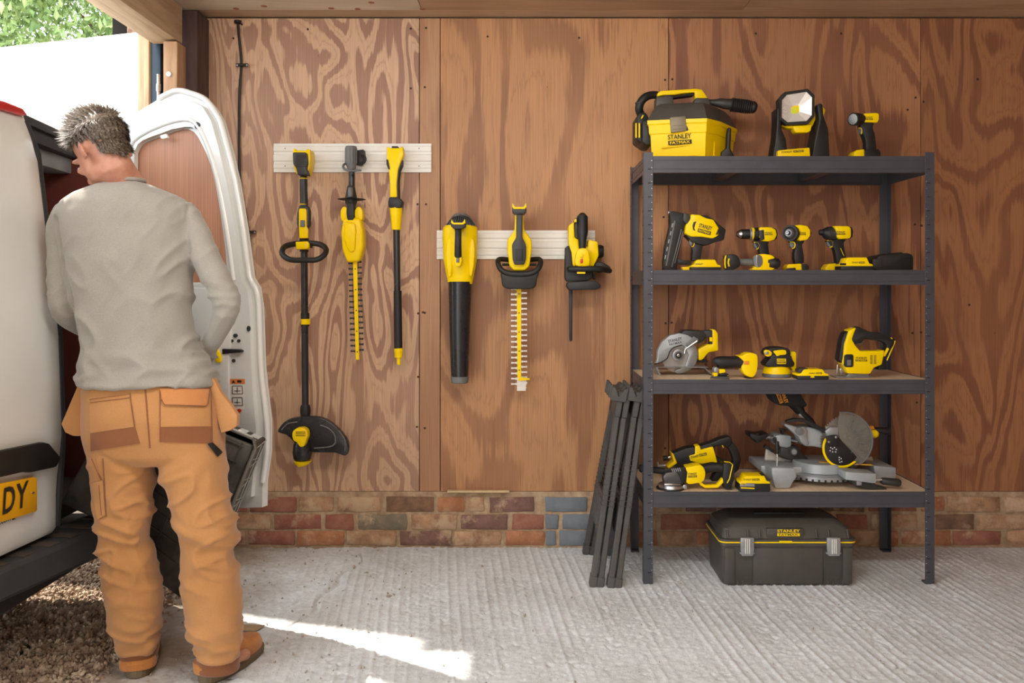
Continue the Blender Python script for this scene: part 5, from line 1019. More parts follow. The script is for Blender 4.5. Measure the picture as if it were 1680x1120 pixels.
P(t, 'detent_bracket', DGR, prism, [(1394, 786), (1432, 790), (1433, 795), (1451, 798), (1451, 800.5), (1426, 801.5), (1412, 799), (1396, 794)], 3.66, .05, 1); P(t, 'detent_lever', LGR, prism, rect(1405, 788, 1413, 795.5), 3.63, .012, .6)
BAG = pm('bag_fabric', '1C1A18', .85, bs=500, bst=.5)
bg2 = P(t, 'dust_bag', BAG, prism, [(1257, 641.5), (1308, 641.5), (1313, 652), (1320, 662), (1316, 666), (1305, 664), (1290, 664), (1272, 662), (1263, 655)], 3.82, .09, 3, 2)
P(t, 'dust_port', BLK, tpx, [(1303, 660, 3.82, 11), (1311, 671, 3.82, 9), (1316, 678, 3.81, 6), (1330, 692, 3.79, 6.5), (1333, 697, 3.79, 6)], 16)
P(t, 'port_band', LGR, prism, strip([(1311, 679), (1320, 689)], 3.4), 3.765, .01, .5)
text(bg2, 'STANLEY', 1287, 650, 24, 3.77, W(0, 0, 3.774).y, ORG, 6, rot=68)
P(bg2, 'name_bar', ORG, prism, rotp(rect(1265, 647, 1290, 653), (1278, 650), 68), 3.775, .003, .2); text(bg2, 'FATMAX', 1278, 650, 21, 3.77, W(0, 0, 3.772).y, BAG, 4, rot=68)
# ---------------- the van ----------------
CARW = N('white_car_paint'); CARW.b.inputs['Coat Weight'].default_value = .6; CARW.b.inputs['Coat Roughness'].default_value = .08
nz = CARW.noise(CARW.map(), 3, 4); CARW.out(CARW.ramp(nz, [(.3, lin('CCCBC6')), (.7, lin('D8D7D2'))]), .35)
CW = CARW.m
GASK = pm('door_gasket', '2A2A2C', .7); BUMP = pm('bumper_plastic', '3A3B3C', .6, bs=260, bst=.3)
TREAD = pm('dusty_step', '4A4038', .85, bs=90, bst=.6); MAR = plymat('maroon_ply_lining', 4.4, '6E342C', '5A2A24', 5, .3, .4, axes=(1, 2))
IDK = pm('van_inner_dark', '2E2C2A', .8, var=.2, vs=6); IGR = pm('van_inner_grey', '8A8C8C', .6)
van = thing('van', 'white van with open rear doors backed up to the garage opening', 'van', (-2.8, -1.3, 0))
RK = [(0.3, -.02), (.445, -.008), (.75, .012), (1.11, 0), (1.395, -.036), (1.70, -.072), (1.76, -.097), (1.84, -.125), (1.9, -.15)]
def rake(z): return float(np.interp(z, [a for a, _ in RK], [b for _, b in RK]))
def Xd(D, z): return -1.562+.08*(D-2.6)+rake(z)
def vd(px, py, e=0):
    D = 2.6
    for _ in range(30):
        z = CH-(py-CY)*D/F; D = D*.5+.5*(Xd(D, z)*F/(px-CX))
    z = CH-(py-CY)*D/F; return V((Xd(D, z)+e, D-WD, z))
def vslab(bm, pts, e, th, bev=.002):
    b = bmesh.new(); f = [b.verts.new(vd(x, y, e)) for x, y in pts]; g = [b.verts.new(vd(x, y, e+th)) for x, y in pts]; n = len(pts)
    b.faces.new(f); b.faces.new(g[::-1])
    for i in range(n): b.faces.new((f[i], g[i], g[(i+1) % n], f[(i+1) % n]))
    bmesh.ops.recalc_face_normals(b, faces=b.faces); _bev(b, bev, 2); merge(bm, b)
# closed rear door leaf: curved skin with returned edges
bm = B(); zs = [.445, .46]+[.5+i*.065 for i in range(20)]+[1.80, 1.825, 1.838]; Ds = [1.86, 1.88, 2.1, 2.3, 2.5, 2.65, 2.76, 2.81, 2.826, 2.83]
def dskin(D, z, e=0):
    inset = 0
    if D > 2.815 or D < 1.87: inset += .008
    if z < .455 or z > 1.83: inset += .008
    cre = .006*math.exp(-((z-1.254)/.012)**2)-.008*math.exp(-((z-.60)/.10)**2)
    return V((Xd(D, z)-inset+cre-e, D-WD, z))
loftr = [[dskin(D, z) for D in Ds]+[dskin(D, z, .045) for D in reversed(Ds)] for z in zs]; loft(bm, loftr)
door = fin('rear_door', bm, CW, van, ang=40)
bm = B()
rg = []
for z in [.46+i*.0685 for i in range(20)]+[1.80]: x = Xd(2.835, z); rg.append((V((x-.014, 2.838-WD, z)), .013))
tube(bm, rg, 8); fin('door_seal', bm, GASK, door)
bm = B(); vslab(bm, [(-160, 128), (0, 166), (30, 178), (38, 189), (30, 190), (0, 181), (-160, 150)], -.004, .02, .004); fin('brake_light', bm, pm('red_lens', 'B81E22', .2), door)
bm = B(); vslab(bm, [(-150, 770), (0, 737), (60, 725), (70, 727), (90, 751), (82, 766), (40, 775), (28, 774), (-150, 815)], .001, .022, .006); fin('handle_trim', bm, BLK, door)
PLY_ = pm('plate_yellow', 'E8A818', .35, var=.03)
bm = B(); vslab(bm, [(-150, 820), (0, 792), (52, 782), (55, 785), (55.5, 836), (53, 839), (0, 855), (-150, 898)], .001, .010, .001); plate = fin('number_plate', bm, PLY_, door)
bm = B(); vslab(bm, circ(48, 808, 2, 10), .0105, .003, .0005); fin('plate_screw', bm, STL, plate)
def vtext(parent, s, px, py, w, h, e):
    p = vd(px, py, e); u = V((.08, 1, 0)).normalized(); v = (vd(px, py-12, e)-vd(px, py+12, e)); v = (v-u*v.dot(u)).normalized(); n = u.cross(v)
    m = Matrix(((u.x, v.x, n.x, p.x), (u.y, v.y, n.y, p.y), (u.z, v.z, n.z, p.z), (0, 0, 0, 1)))
    return text(parent, s, 0, 0, w, 0, 0, INK, h, mtx=m)
vtext(plate, 'D', 8, 819, .052, .080, .0135); vtext(plate, 'Y', 29, 812, .056, .080, .0135); vtext(door, 'r.com', 6, 854, .055, .013, .002)
bm = B(); vslab(bm, [(19, 853), (19.5, 848), (22, 848), (25, 852), (22.5, 851), (22, 852.5)], .0012, .001, 0); fin('printed_logo', bm, INK, door)
# body shell
bm = B(); box(bm, (-3.05, 2.66-WD, 1.835), (2.5, 1.60, .03), bev=.01); box(bm, (-3.1, 1.86-WD, 1.1), (2.7, .03, 1.45), bev=.01); box(bm, (-3.1, 3.47-WD, 1.1), (2.55, .03, 1.45), bev=.01); box(bm, (-4.3, 2.66-WD, 1.1), (.03, 1.6, 1.45), bev=.01); fin('body_shell', bm, CW, van)
bm = B(); box(bm, (-2.95, 3.435-WD, 1.15), (2.4, .02, 1.34), bev=0); fin('side_lining', bm, MAR, van)
bm = B(); box(bm, (-3.4, 2.66-WD, 1.15), (.02, 1.5, 1.3), bev=0); fin('bulkhead_lining', bm, MAR, van)
bm = B(); box(bm, (-2.85, 2.66-WD, .46), (2.4, 1.56, .06), bev=.002); fin('load_floor', bm, TREAD, van)
def beam_between(bm, p, q, w_, h_, bev=.004):
    d = q-p; L = d.length; m = (p+q)/2; rz = math.atan2(d.y, d.x); ry = -math.asin(d.z/L)
    box(bm, m, (L, w_, h_), (0, ry, rz), bev)
bm = B(); beam_between(bm, V((-1.70, 2.55-WD, 1.80)), V((-1.83, 3.46-WD, 1.80)), .05, .07); beam_between(bm, V((-1.66, 2.55-WD, 1.825)), V((-1.80, 3.46-WD, 1.825)), .02, .03); fin('roof_header', bm, GASK, van)
bm = B(); beam_between(bm, V((-1.80, 2.6-WD, 1.735)), V((-1.88, 3.45-WD, 1.735)), .10, .06); fin('header_trim', bm, IGR, van)
bm = B(); box(bm, (-1.80, 3.02-WD, 1.70), (.03, .10, .018), bev=.004); fin('interior_lamp', bm, pm('lamp_amber', 'E8B070', .4), van)
bm = B(); loft(bm, [[V((-1.77+o, 3.44-WD, z)), V((-1.69+o, 3.44-WD, z)), V((-1.69+o, 3.50-WD, z)), V((-1.77+o, 3.50-WD, z))] for z, o in ((.42, .04), (1.1, .02), (1.7, -.06), (1.82, -.1))]); fin('rear_pillar', bm, IGR, van)  # pillar coloured grey to stand for the shadow on it
# wheel-arch boxes and dark shelving inside
bm = B(); box(bm, (-2.35, 3.28-WD, .75), (.9, .28, .52), bev=.02); fin('wheel_arch', bm, IDK, van)
bm = B(); box(bm, (-2.2, 2.93-WD, .66), (.5, .34, .34), bev=.015); box(bm, (-2.2, 2.93-WD, .85), (.52, .36, .03), bev=.01); fin('equipment_case', bm, IDK, van)
bm = B(); P0 = V((-1.60, 1.8-WD, 0))
rb = []
for D in (1.8, 2.2, 2.6, 2.9, 3.2, 3.45, 3.5):
    x = -1.46+.2*(D-2.9); rb.append([V((x-.16, D-WD, .36)), V((x-.17, D-WD, .425)), V((x-.012, D-WD, .425)), V((x, D-WD, .412)), V((x-.01, D-WD, .335)), V((x-.025, D-WD, .32)), V((x-.16, D-WD, .30))])
loft(bm, rb); bp = fin('bumper', bm, BUMP, van)
bm = B()
for k in range(12): D = 2.25+k*.1; x = -1.46+.2*(D-2.9); box(bm, (x-.09, D-WD, .426), (.13, .045, .004), (0, 0, -.2), .001, 1)
fin('step_tread', bm, TREAD, bp, kind='stuff')
bm = B(); box(bm, (-2.2, 2.66-WD, .30), (1.2, 1.5, .10), bev=.01); fin('chassis', bm, IDK, van)
bm = B(); tube(bm, [(V((-2.55, 1.95-WD, .33)), .32), (V((-2.55, 2.12-WD, .33)), .32)], 28, up=V((1, 0, 0))); fin('wheel', bm, BLK, van)
bm = B(); tube(bm, [(V((-2.55, 3.2-WD, .33)), .32), (V((-2.55, 3.38-WD, .33)), .32)], 28, up=V((1, 0, 0))); fin('wheel', bm, BLK, van)
# open door
DA, DB = V((-1.66, 3.45-WD, 0)), V((-.96, 3.15-WD, 0)); du = (DB-DA).normalized(); dn = V((du.y, -du.x, 0))   # dn faces the camera
if dn.y > 0: dn = -dn
def od(px, py, e=0):
    # ray from camera through pixel meets the door plane
    d = V(((px-CX)/F, 1, -(py-CY)/F)); o = V((0, -WD, CH)); t_ = ((DA+dn*e)-o).dot(dn)/d.dot(dn); return o+d*t_
def oslab(bm, outer, e0, e1, holes=(), bev=0):
    """door-plane slab with openings, e measured towards the camera"""
    b = bmesh.new(); ed = []
    for lp in [outer]+list(holes):
        vsl = [b.verts.new(od(x, y, e1)) for x, y in lp]; ed += [b.edges.new((vsl[i], vsl[(i+1) % len(vsl)])) for i in range(len(vsl))]
    if holes: bmesh.ops.triangle_fill(b, edges=ed, use_beauty=True, use_dissolve=False, normal=dn)
    else: b.faces.new(b.verts[:])
    r = bmesh.ops.extrude_face_region(b, geom=b.faces[:]); vv = [g for g in r['geom'] if isinstance(g, bmesh.types.BMVert)]
    for v_ in vv: v_.co += dn*(e0-e1)
    bmesh.ops.recalc_face_normals(b, faces=b.faces)
    if bev and not holes: _bev(b, bev, 2)
    merge(bm, b)
out = sm([(190, 206), (238, 176), (285, 150), (312, 153), (336, 163), (352, 182), (362, 200)], 2, False)+[(373, 240), (386, 295), (400, 380), (410, 455), (420, 472), (425, 505), (428, 600), (432, 640), (438, 690), (438, 740), (431, 790), (430, 832), (195, 838)]
hole = sm([(224, 277), (226, 249), (238, 234), (270, 222), (299, 212), (318, 216), (332, 238), (346, 271), (356, 315), (366, 380), (372, 440), (362, 461), (300, 463), (235, 463), (224, 440)], 2)
inn = [(200, 214), (240, 188), (287, 163), (312, 165), (332, 175), (346, 198), (358, 240), (372, 300), (386, 380), (396, 458), (405, 475), (409, 505), (412, 600), (415, 650), (420, 700), (419, 745), (413, 800), (412, 815), (205, 820)]
bm = B(); oslab(bm, out, -.05, -.02, [hole]); odr = fin('open_rear_door', bm, CW, van, ang=30)
bm = B(); oslab(bm, inn, -.02, .0, [[(x+(1 if x < 290 else -1)*-4, y+(-4 if y < 350 else 4)) for x, y in hole]]); fin('inner_frame', bm, CW, odr, ang=30)
bm = B(); tube(bm, [(od(x, y, -.02), .012) for x, y in sm(out[:-2][3:], 2, False)], 10); fin('edge_flange', bm, CW, odr, ang=50)
bm = B(); tube(bm, [(od(x, y, -.004), .011) for x, y in sm([(212, 300), (214, 245), (232, 222), (270, 204), (302, 196), (322, 202), (338, 230), (352, 270), (365, 330), (378, 410), (384, 460)], 2, False)], 10); fin('pressed_ridge', bm, CW, odr, ang=50)
DPLY = plymat('door_ply_lining', 6.2, 'C08A6C', 'B07A5C', 4, .35, .4, axes=(0, 2))
bm = B(); oslab(bm, [(x+(-3 if x < 290 else 3), y+(-3 if y < 350 else 3)) for x, y in hole], -.045, -.022 - .004); fin('ply_panel', bm, DPLY, odr)
bm = B(); oslab(bm, sm([(236, 480), (250, 472), (330, 472), (366, 474), (376, 500), (378, 560), (374, 600), (376, 680), (370, 780), (240, 780)], 2), -.004, .010, bev=.006); fin('lower_pressing', bm, CW, odr, ang=40)
def oplug(x, y, r, m_, nm, e=.0, ry=None): bm = B(); oslab(bm, circ(x, y, r, 14, ry), e-.002, e+.004); return fin(nm, bm, m_, odr)
oplug(323, 206, 4.2, BLK, 'rubber_plug', .001, 6)
for x, y, r, ry in ((385.5, 550.5, 3.3, 3.3), (379.5, 559, 2.4, 2.6), (391, 559, 2.3, 2.6), (407, 539, 2.5, 4.6), (382.5, 591.5, 2.5, 2.8)): oplug(x, y, r, IDK, 'pressed_hole', .001, ry)
bm = B(); oslab(bm, [(364, 572), (392, 573), (396, 575), (395, 578), (372, 580), (364, 581)], .001, .016, bev=.002); fin('latch_lever', bm, BLK, odr)
bm = B(); oslab(bm, sm([(352, 573), (356, 574), (361, 584), (361, 593), (357, 595), (352, 590)], 2), .010, .02, bev=.002); fin('yellow_pull', bm, YEL, odr)
STK = pm('sticker_orange', 'D97B3A', .6); bm = B(); oslab(bm, rect(373.5, 621.5, 401.5, 629.5), .0005, .0012); sk = fin('warning_sticker', bm, STK, odr)
STW = pm('sticker_pale', 'DDD9CF', .6); bm = B(); oslab(bm, rect(379, 630.5, 400, 671), .0003, .001); sk2 = fin('pictogram_sticker', bm, STW, odr)
bm = B()
for y in (633, 652):
    for a_, b_ in (((381, y), (397, y)), ((397, y), (398, y+13)), ((398, y+13), (381, y+13)), ((381, y+13), (381, y)), ((389, y+2), (389, y+11)), ((384, y+8), (394, y+8))): oslab(bm, strip([a_, b_], 1.0), .001, .0018)
oslab(bm, [(380, 628), (383, 623), (386, 628)], .0013, .0018); oslab(bm, rect(389, 623.5, 396, 627.5), .0013, .0018); fin('pictograms', bm, INK, sk2, kind='stuff')
bm = B(); oslab(bm, circ(392, 673.5, 3.2, 12), .001, .004); fin('red_tag', bm, RED, odr)
bm = B(); oslab(bm, [(262, 222), (272, 219), (275, 226), (268, 228), (263, 227)], .0, .012, bev=.003); fin('stopper', bm, WHT, odr)
# ---------------- the carried crate ----------------
CR = pm('crate_plastic', '2E2C29', .6, var=.22, vs=9, bs=140, bst=.3, hex2='57524A')
Dc = 2.96; TR, BRc, BLc, TL = (428, 724), (323, 979), (116, 818), (215, 637)
cr = thing('folding_crate', 'dirty black ribbed plastic crate tilted in front of the man', 'crate', W(300, 978, Dc+.08))
P(cr, 'shell', CR, prism, [TL, TR, BRc, (216, 902), (198, 852), BLc], Dc+.088, .150, 5, 3)
def cpt(u, v): 
    a = (TL[0]+(TR[0]-TL[0])*u, TL[1]+(TR[1]-TL[1])*u); b = (BLc[0]+(BRc[0]-BLc[0])*u, BLc[1]+(BRc[1]-BLc[1])*u); return (a[0]+(b[0]-a[0])*v, a[1]+(b[1]-a[1])*v)
bm = B()
for k in range(9): v = .07+k*.105; prism(bm, strip([cpt(.06 if v < .7 else .5, v), cpt(.90, v)], 1.6), Dc+.010, .010, .5, 1)
for k in range(7): u = .10+k*.13; prism(bm, strip([cpt(u, .05), cpt(u, .92 if u > .5 else .74)], 1.6), Dc+.010, .010, .5, 1)
fin('face_ribs', bm, CR, cr, kind='stuff')
bm = B(); prism(bm, strip([cpt(.04, .0), cpt(.94, .0), cpt(.985, .05), cpt(.985, .97)], 5), Dc+.012, .02, 2); fin('corner_frame', bm, pm('crate_worn_edge', '6A675F', .5, bs=120, bst=.3), cr)
CGR = pm('crate_rib_pale', 'B4B1A8', .7); bm = B()  # side ribs paler than the crate shell
A3, B3 = W(*TR, Dc+.088), W(*BRc, Dc+.088); A2, B2 = W(*TL, Dc+.088), W(*TR, Dc+.088)
dv = (B3-A3).normalized(); L = (B3-A3).length; nr = V((dv.z, 0, -dv.x)); nr = nr if nr.x > 0 else -nr
for k in range(15):
    s = (k+.6)/15.5*L; a = A3+dv*s+nr*.0015; 
    tube(bm, [(a+V((0, -.07, 0)), .0016), (a+V((0, .07, 0))+dv*(.015 if k % 2 else -.015), .0016)], 6)
for y_ in (-.066, -.02, .03, .068): tube(bm, [(A3+dv*.02+nr*.0015+V((0, y_, 0)), .0016), (B3-dv*.02+nr*.0015+V((0, y_, 0)), .0016)], 6)
fin('side_ribs', bm, CGR, cr, kind='stuff')
dv2 = (B2-A2).normalized(); L2 = (B2-A2).length; nt = V((-dv2.z, 0, dv2.x)); nt = nt if nt.z > 0 else -nt
for k in range(9):
    for j in range(2):
        s = L2-.03-k*.05; bm = B(); box(bm, A2+dv2*s+nt*.001+V((0, -.035+j*.07, 0)), (.032, .045, .004), (0, -math.atan2(dv2.z, dv2.x), 0), .001, 1); fin('lit_lid_cell', bm, pm('cell_light', 'C9CCC8', .5) if 'cell_light' not in bpy.data.materials else bpy.data.materials['cell_light'], cr)  # pale blocks paint the light coming through the lid openings
# ---------------- the man ----------------
from mathutils.bvhtree import BVHTree
SKIN = N('skin'); n1 = SKIN.noise(SKIN.map(), 30, 4); SKIN.b.inputs['Subsurface Weight'].default_value = .12; SKIN.b.inputs['Subsurface Radius'].default_value = (.02, .008, .004)
SKM = SKIN.out(SKIN.ramp(n1, [(.3, lin('A8705A')), (.7, lin('C08B74'))]), .5, SKIN.bump(SKIN.noise(SKIN.map(), 260, 3), .2, .0006))
def fabric(name, a, b, fs, fine, axes_scale=(1, 1, 1)):
    k = N(name); v = k.map(); h = k.noise(k.map(tuple(fine)), 1, 4, .7); l = k.noise(v, fs, 3)
    c = k.mix(1.0, k.ramp(l, [(.3, lin(a)), (.7, lin(b))]), k.ramp(h, [(.3, W3(.78)), (.7, W3(1.16))]), 'MULTIPLY')
    k.b.inputs['Sheen Weight'].default_value = .25; k.b.inputs['Sheen Roughness'].default_value = .5
    return k.out(c, .9, k.bump(h, .3, .001))
JUM = fabric('grey_marl_knit', '8C867C', '989288', 5, (260, 260, 900)); TRO = fabric('tan_canvas', 'A87440', 'B8824E', 4, (700, 700, 700)); TRB = fabric('brown_canvas', '7E4A24', '8A5430', 5, (700, 700, 700))
BOOT = fabric('tan_nubuck', 'A8662A', 'C27E3A', 14, (300, 300, 300)); SOLE = pm('boot_sole', '6A5A42', .8)
man = thing('person', 'man in grey jumper and tan work trousers, back turned, carrying a crate', 'person', (-1.22, 2.74-WD, 0))
PM = 2.75/F
def zr(py, D=2.75): return CH-(py-CY)*D/F
def xr(px, D=2.75): return (px-CX)*D/F
def remesh(bm, vox, smooth=4, disp=None):
    me = bpy.data.meshes.new('t'); bm.to_mesh(me); bm.free(); o = bpy.data.objects.new('t', me); COL.objects.link(o)
    r = o.modifiers.new('r', 'REMESH'); r.mode = 'VOXEL'; r.voxel_size = vox; r.adaptivity = 0
    s = o.modifiers.new('s', 'SMOOTH'); s.factor = .5; s.iterations = smooth
    m2 = bpy.data.meshes.new_from_object(o.evaluated_get(bpy.context.evaluated_depsgraph_get())); bpy.data.objects.remove(o)
    if disp:
        n = len(m2.vertices); co = np.empty(n*3); m2.vertices.foreach_get('co', co); co = co.reshape(-1, 3); no = np.empty(n*3); m2.vertices.foreach_get('normal', no); no = no.reshape(-1, 3)
        d = disp(co, no); co = co+no*d[:, None]; m2.vertices.foreach_set('co', co.ravel()); m2.update()
    for p in m2.polygons: p.use_smooth = True
    return m2
def fin2(name, me, mat, parent, label=None):
    me.transform(Matrix.Translation(-V(man.location))); me.materials.clear(); return link(name, me, mat, parent, label=label)
def vn3(p, f, seed=0):
    x, y, z = p[:, 0]*f[0], p[:, 1]*f[1], p[:, 2]*f[2]
    return .5*(vn(x+y*.9, z+y*.35, seed)+vn(z+40+y*.5, x*.9-y+20, seed+5))
def ridge(v): return 1-2*np.abs(v-.5)
# rings (py, left px, right px, half depth, centre D)
TOR = [(299, 178, 232, .058, 2.765), (303, 165, 246, .072, 2.765), (309, 148, 262, .085, 2.765), (318, 124, 286, .098, 2.765), (330, 104, 305, .108, 2.765), (350, 94, 316, .118, 2.765), (385, 98, 320, .125, 2.765), (430, 108, 317, .128, 2.765), (480, 119, 313, .122, 2.765), (530, 133, 316, .116, 2.765), (570, 139, 324, .114, 2.765), (600, 138, 338, .118, 2.765), (629, 134, 350, .128, 2.765)]
def ringset(L, ins=0, n=36, p=2.3): return [sell((xr(a, D)+xr(b, D))/2, D-WD, zr(y, D), (xr(b, D)-xr(a, D))/2-ins, ry-ins, n, p) for y, a, b, ry, D in L]
LA = [(116, 345, 2.765, 25), (103, 372, 2.76, 24), (100, 420, 2.755, 21.5), (100, 468, 2.75, 20.5), (103, 502, 2.755, 20), (112, 520, 2.78, 18.5), (130, 534, 2.83, 16), (155, 548, 2.89, 14.5), (178, 570, 2.93, 13.5), (198, 596, 2.955, 12.5)]
RA = [(296, 345, 2.765, 25), (314, 372, 2.76, 24.5), (332, 410, 2.755, 23.5), (351, 450, 2.75, 23.5), (366, 482, 2.745, 23), (372, 500, 2.75, 22), (366, 524, 2.77, 19.5), (352, 552, 2.81, 17), (340, 578, 2.86, 15), (334, 604, 2.89, 13.5), (329, 636, 2.92, 12.5)]
def limb(bm, L, ins=0, seg=16, smooth=2): tube(bm, [(W(x, y, D), r*PM-ins) for x, y, D, r in sm(L, smooth, False)], seg)
LL = [(203, 700, 2.76, 50, .100), (199, 745, 2.76, 51, .100), (200, 800, 2.755, 49, .094), (203, 850, 2.75, 43.5, .086), (205, 900, 2.75, 40.5, .080), (211, 940, 2.75, 46, .086), (222, 980, 2.755, 44, .084), (225, 1015, 2.76, 40, .078), (226, 1042, 2.76, 33, .066), (228, 1064, 2.76, 29.5, .060)]
RL = [(306, 700, 2.76, 55, .100), (315, 745, 2.76, 54, .100), (324, 800, 2.75, 48.5, .094), (335, 850, 2.74, 47, .088), (340, 900, 2.735, 44, .082), (347, 950, 2.73, 46, .088), (350, 1000, 2.725, 46.5, .088), (356, 1040, 2.72, 39, .076), (358, 1078, 2.715, 34, .064)]
def legrings(L, ins=0): return [sell(xr(x, D), D-WD, zr(y, D), rx*D/F-ins, ry-ins, 24, 2.2) for x, y, D, rx, ry in L]
PEL = [(616, 152, 336, .100, 2.765), (628, 141, 346, .114, 2.765), (640, 140, 352, .122, 2.765), (680, 140, 362, .128, 2.76), (715, 142, 368, .122, 2.76), (742, 146, 368, .108, 2.76), (756, 152, 364, .085, 2.76)]
# head frame
HC = W(165, 243, 2.735); HR = (Matrix.Rotation(math.radians(62), 3, 'Z') @ Matrix.Rotation(math.radians(-8), 3, 'Y') @ Matrix.Rotation(math.radians(-34), 3, 'X'))
def hl(x, y, z): return HC+HR @ V((x, y, z))
def hell(bm, c, r, rot=None, n=16):
    b = bmesh.new(); bmesh.ops.create_uvsphere(b, u_segments=n, v_segments=10, radius=1); m = Matrix.Translation(hl(*c)) @ HR.to_4x4()
    if rot: m = m @ Euler(rot).to_matrix().to_4x4()
    merge(bm, b, m @ Matrix.Diagonal((*r, 1)))
bm = B()
hell(bm, (0, -.012, .022), (.076, .094, .080), n=24); hell(bm, (0, .030, -.035), (.061, .068, .078), n=20); hell(bm, (0, .040, -.088), (.042, .045, .030)); hell(bm, (0, .075, -.105), (.022, .020, .016))
for s in (-1, 1):
    hell(bm, (s*.046, .022, -.075), (.016, .045, .030), (.5, 0, 0)); hell(bm, (s*.079, -.012, -.018), (.007, .018, .031), (-.15, 0, s*.35)); hell(bm, (s*.076, -.006, -.038), (.006, .010, .012))
    hell(bm, (s*.034, .082, -.028), (.022, .014, .012)); hell(bm, (s*.030, .087, .012), (.024, .012, .008)); hell(bm, (s*.013, .101, -.052), (.009, .010, .008))
tube(bm, [(hl(0, .088, .002), .007), (hl(0, .102, -.028), .009), (hl(0, .116, -.050), .0115), (hl(0, .100, -.058), .008)], 10)
hell(bm, (0, .090, -.075), (.024, .010, .006)); hell(bm, (0, .087, -.084), (.021, .010, .006))
tube(bm, [(hl(0, -.016, -.035), .056), (hl(0, -.008, -.080), .058), (W(199, 292, 2.755), .058), (W(205, 312, 2.765), .066)], 20)
loft(bm, ringset(TOR, .023)); loft(bm, ringset(PEL, .020))
limb(bm, LA, .010); limb(bm, RA, .010)
loft(bm, legrings(LL, .022)); loft(bm, legrings(RL, .022))
def hand(bm, wrist, fwd, out, s):
    """palm with four curled fingers and a thumb from its side; fwd towards the fingers, out = back of the hand"""
    f = fwd.normalized(); o = (out-f*out.dot(f)).normalized(); side = f.cross(o)*s
    R = Matrix((side, f, o)).transposed().to_4x4()
    b = bmesh.new(); bmesh.ops.create_uvsphere(b, u_segments=16, v_segments=10, radius=1); merge(bm, b, Matrix.Translation(wrist+f*.045) @ R @ Matrix.Diagonal((.040, .052, .016, 1)))
    tube(bm, [(wrist-f*.03, .028), (wrist+f*.015, .026)], 12)
    for k, (ox, L) in enumerate(((-.031, .068), (-.010, .078), (.011, .074), (.031, .060))):
        p = wrist+side*ox+f*(.078-abs(ox)*.25); pts = [(p-f*.02, .0095)]; ang = .25; q = p
        for j in range(6): q = q+(f*math.cos(ang)-o*math.sin(ang))*L/6*1.1; pts.append((V(q), .0093-.0003*j)); ang += .30
        tube(bm, pts, 10)
    p = wrist-side*.030+f*.02; tube(bm, [(p, .012), (p-side*.022+f*.016-o*.008, .0115), (p-side*.030+f*.036-o*.020, .010), (p-side*.026+f*.054-o*.030, .009)], 10)
topn = V((-dv2.z, 0, dv2.x)); topn = topn if topn.z > 0 else -topn
rw = W(329, 640, 2.925); hand(bm, rw+V((0, .0, -.005)), V((-.05, .12, -1)), V((.15, -.95, -.1)), 1)
lw = W(199, 599, 2.96); hand(bm, lw+V((.004, .0, -.006)), V((.25, .08, -.95)), V((-.15, -.95, 0)), -1)
tube(bm, [(rw, .023), (W(334, 604, 2.89), .024)], 12); tube(bm, [(lw, .023), (W(178, 570, 2.93), .024)], 12)
for x, y, D, yaw, q in ((228, 1064, 2.76, 5, 0), (358, 1078, 2.715, -38, 0)):
    a = math.radians(yaw); dd = V((-math.sin(a), math.cos(a), 0)); b0 = V((xr(x, D), D-WD, 0)); tube(bm, [(b0+V((0, 0, .15)), .038), (b0+V((0, 0, .075)), .034), (b0+dd*.05+V((0, 0, .055)), .022), (b0+dd*.11+V((0, 0, .05)), .018)], 12)
body = fin2('body', remesh(bm, .0062, 3), SKM, man)
for s in (-1, 1):
    bm = B(); hell(bm, (s*.033, .088, -.017), (.011, .009, .0075)); me = bpy.data.meshes.new('eye'); bm.to_mesh(me); bm.free(); fin2('eye', me, pm('eye_white', 'D8D0C6', .3) if 'eye_white' not in bpy.data.materials else bpy.data.materials['eye_white'], body)
    bm = B(); tube(bm, [(hl(s*.016, .101, .016), .0025), (hl(s*.034, .098, .021), .0035), (hl(s*.052, .084, .017), .002)], 6); me = bpy.data.meshes.new('eyebrow'); bm.to_mesh(me); bm.free(); fin2('eyebrow', me, pm('brow_hair', '4A3A2E', .8) if 'brow_hair' not in bpy.data.materials else bpy.data.materials['brow_hair'], body)
# hair
HK = N('hair'); hn = HK.noise(HK.map((40, 40, 40)), 4, 3, .7); HAIR = HK.out(HK.ramp(hn, [(.3, lin('3A3028')), (.5, lin('695A4C')), (.74, lin('9E9080'))]), .6)
bm = B(); hell(bm, (0, -.014, .028), (.080, .098, .081), n=32)
bmesh.ops.subdivide_edges(bm, edges=bm.edges[:], cuts=1)
def scalp(v):
    l = HR.transposed() @ (v-HC); hl_ = .050 if l.y > .055 else (.018 if l.y > .010 else (-.008+(.0 if l.y > -.02 else (l.y+.02)*1.1)))
    return l.z > max(hl_, -.080)
bmesh.ops.delete(bm, geom=[v for v in bm.verts if not scalp(v.co)], context='VERTS')
b3 = bmesh.new(); bmesh.ops.create_uvsphere(b3, u_segments=48, v_segments=32, radius=1)
bmesh.ops.transform(b3, matrix=Matrix.Translation(hl(0, -.024, -.040)) @ HR.to_4x4() @ Matrix.Diagonal((.062, .064, .058, 1)), verts=b3.verts)
def nape(v):
    l = HR.transposed() @ (v-HC); return l.y < -.030-.25*abs(l.x) and -.088+.5*abs(l.x) < l.z < .01
bmesh.ops.delete(b3, geom=[v for v in b3.verts if not nape(v.co)], context='VERTS'); merge(bm, b3)
rs = np.random.RandomState(11); bm.faces.ensure_lookup_table(); fcs = [f for f in bm.faces]; base_pts = []
ar = np.array([f.calc_area() for f in fcs]); ar /= ar.sum()
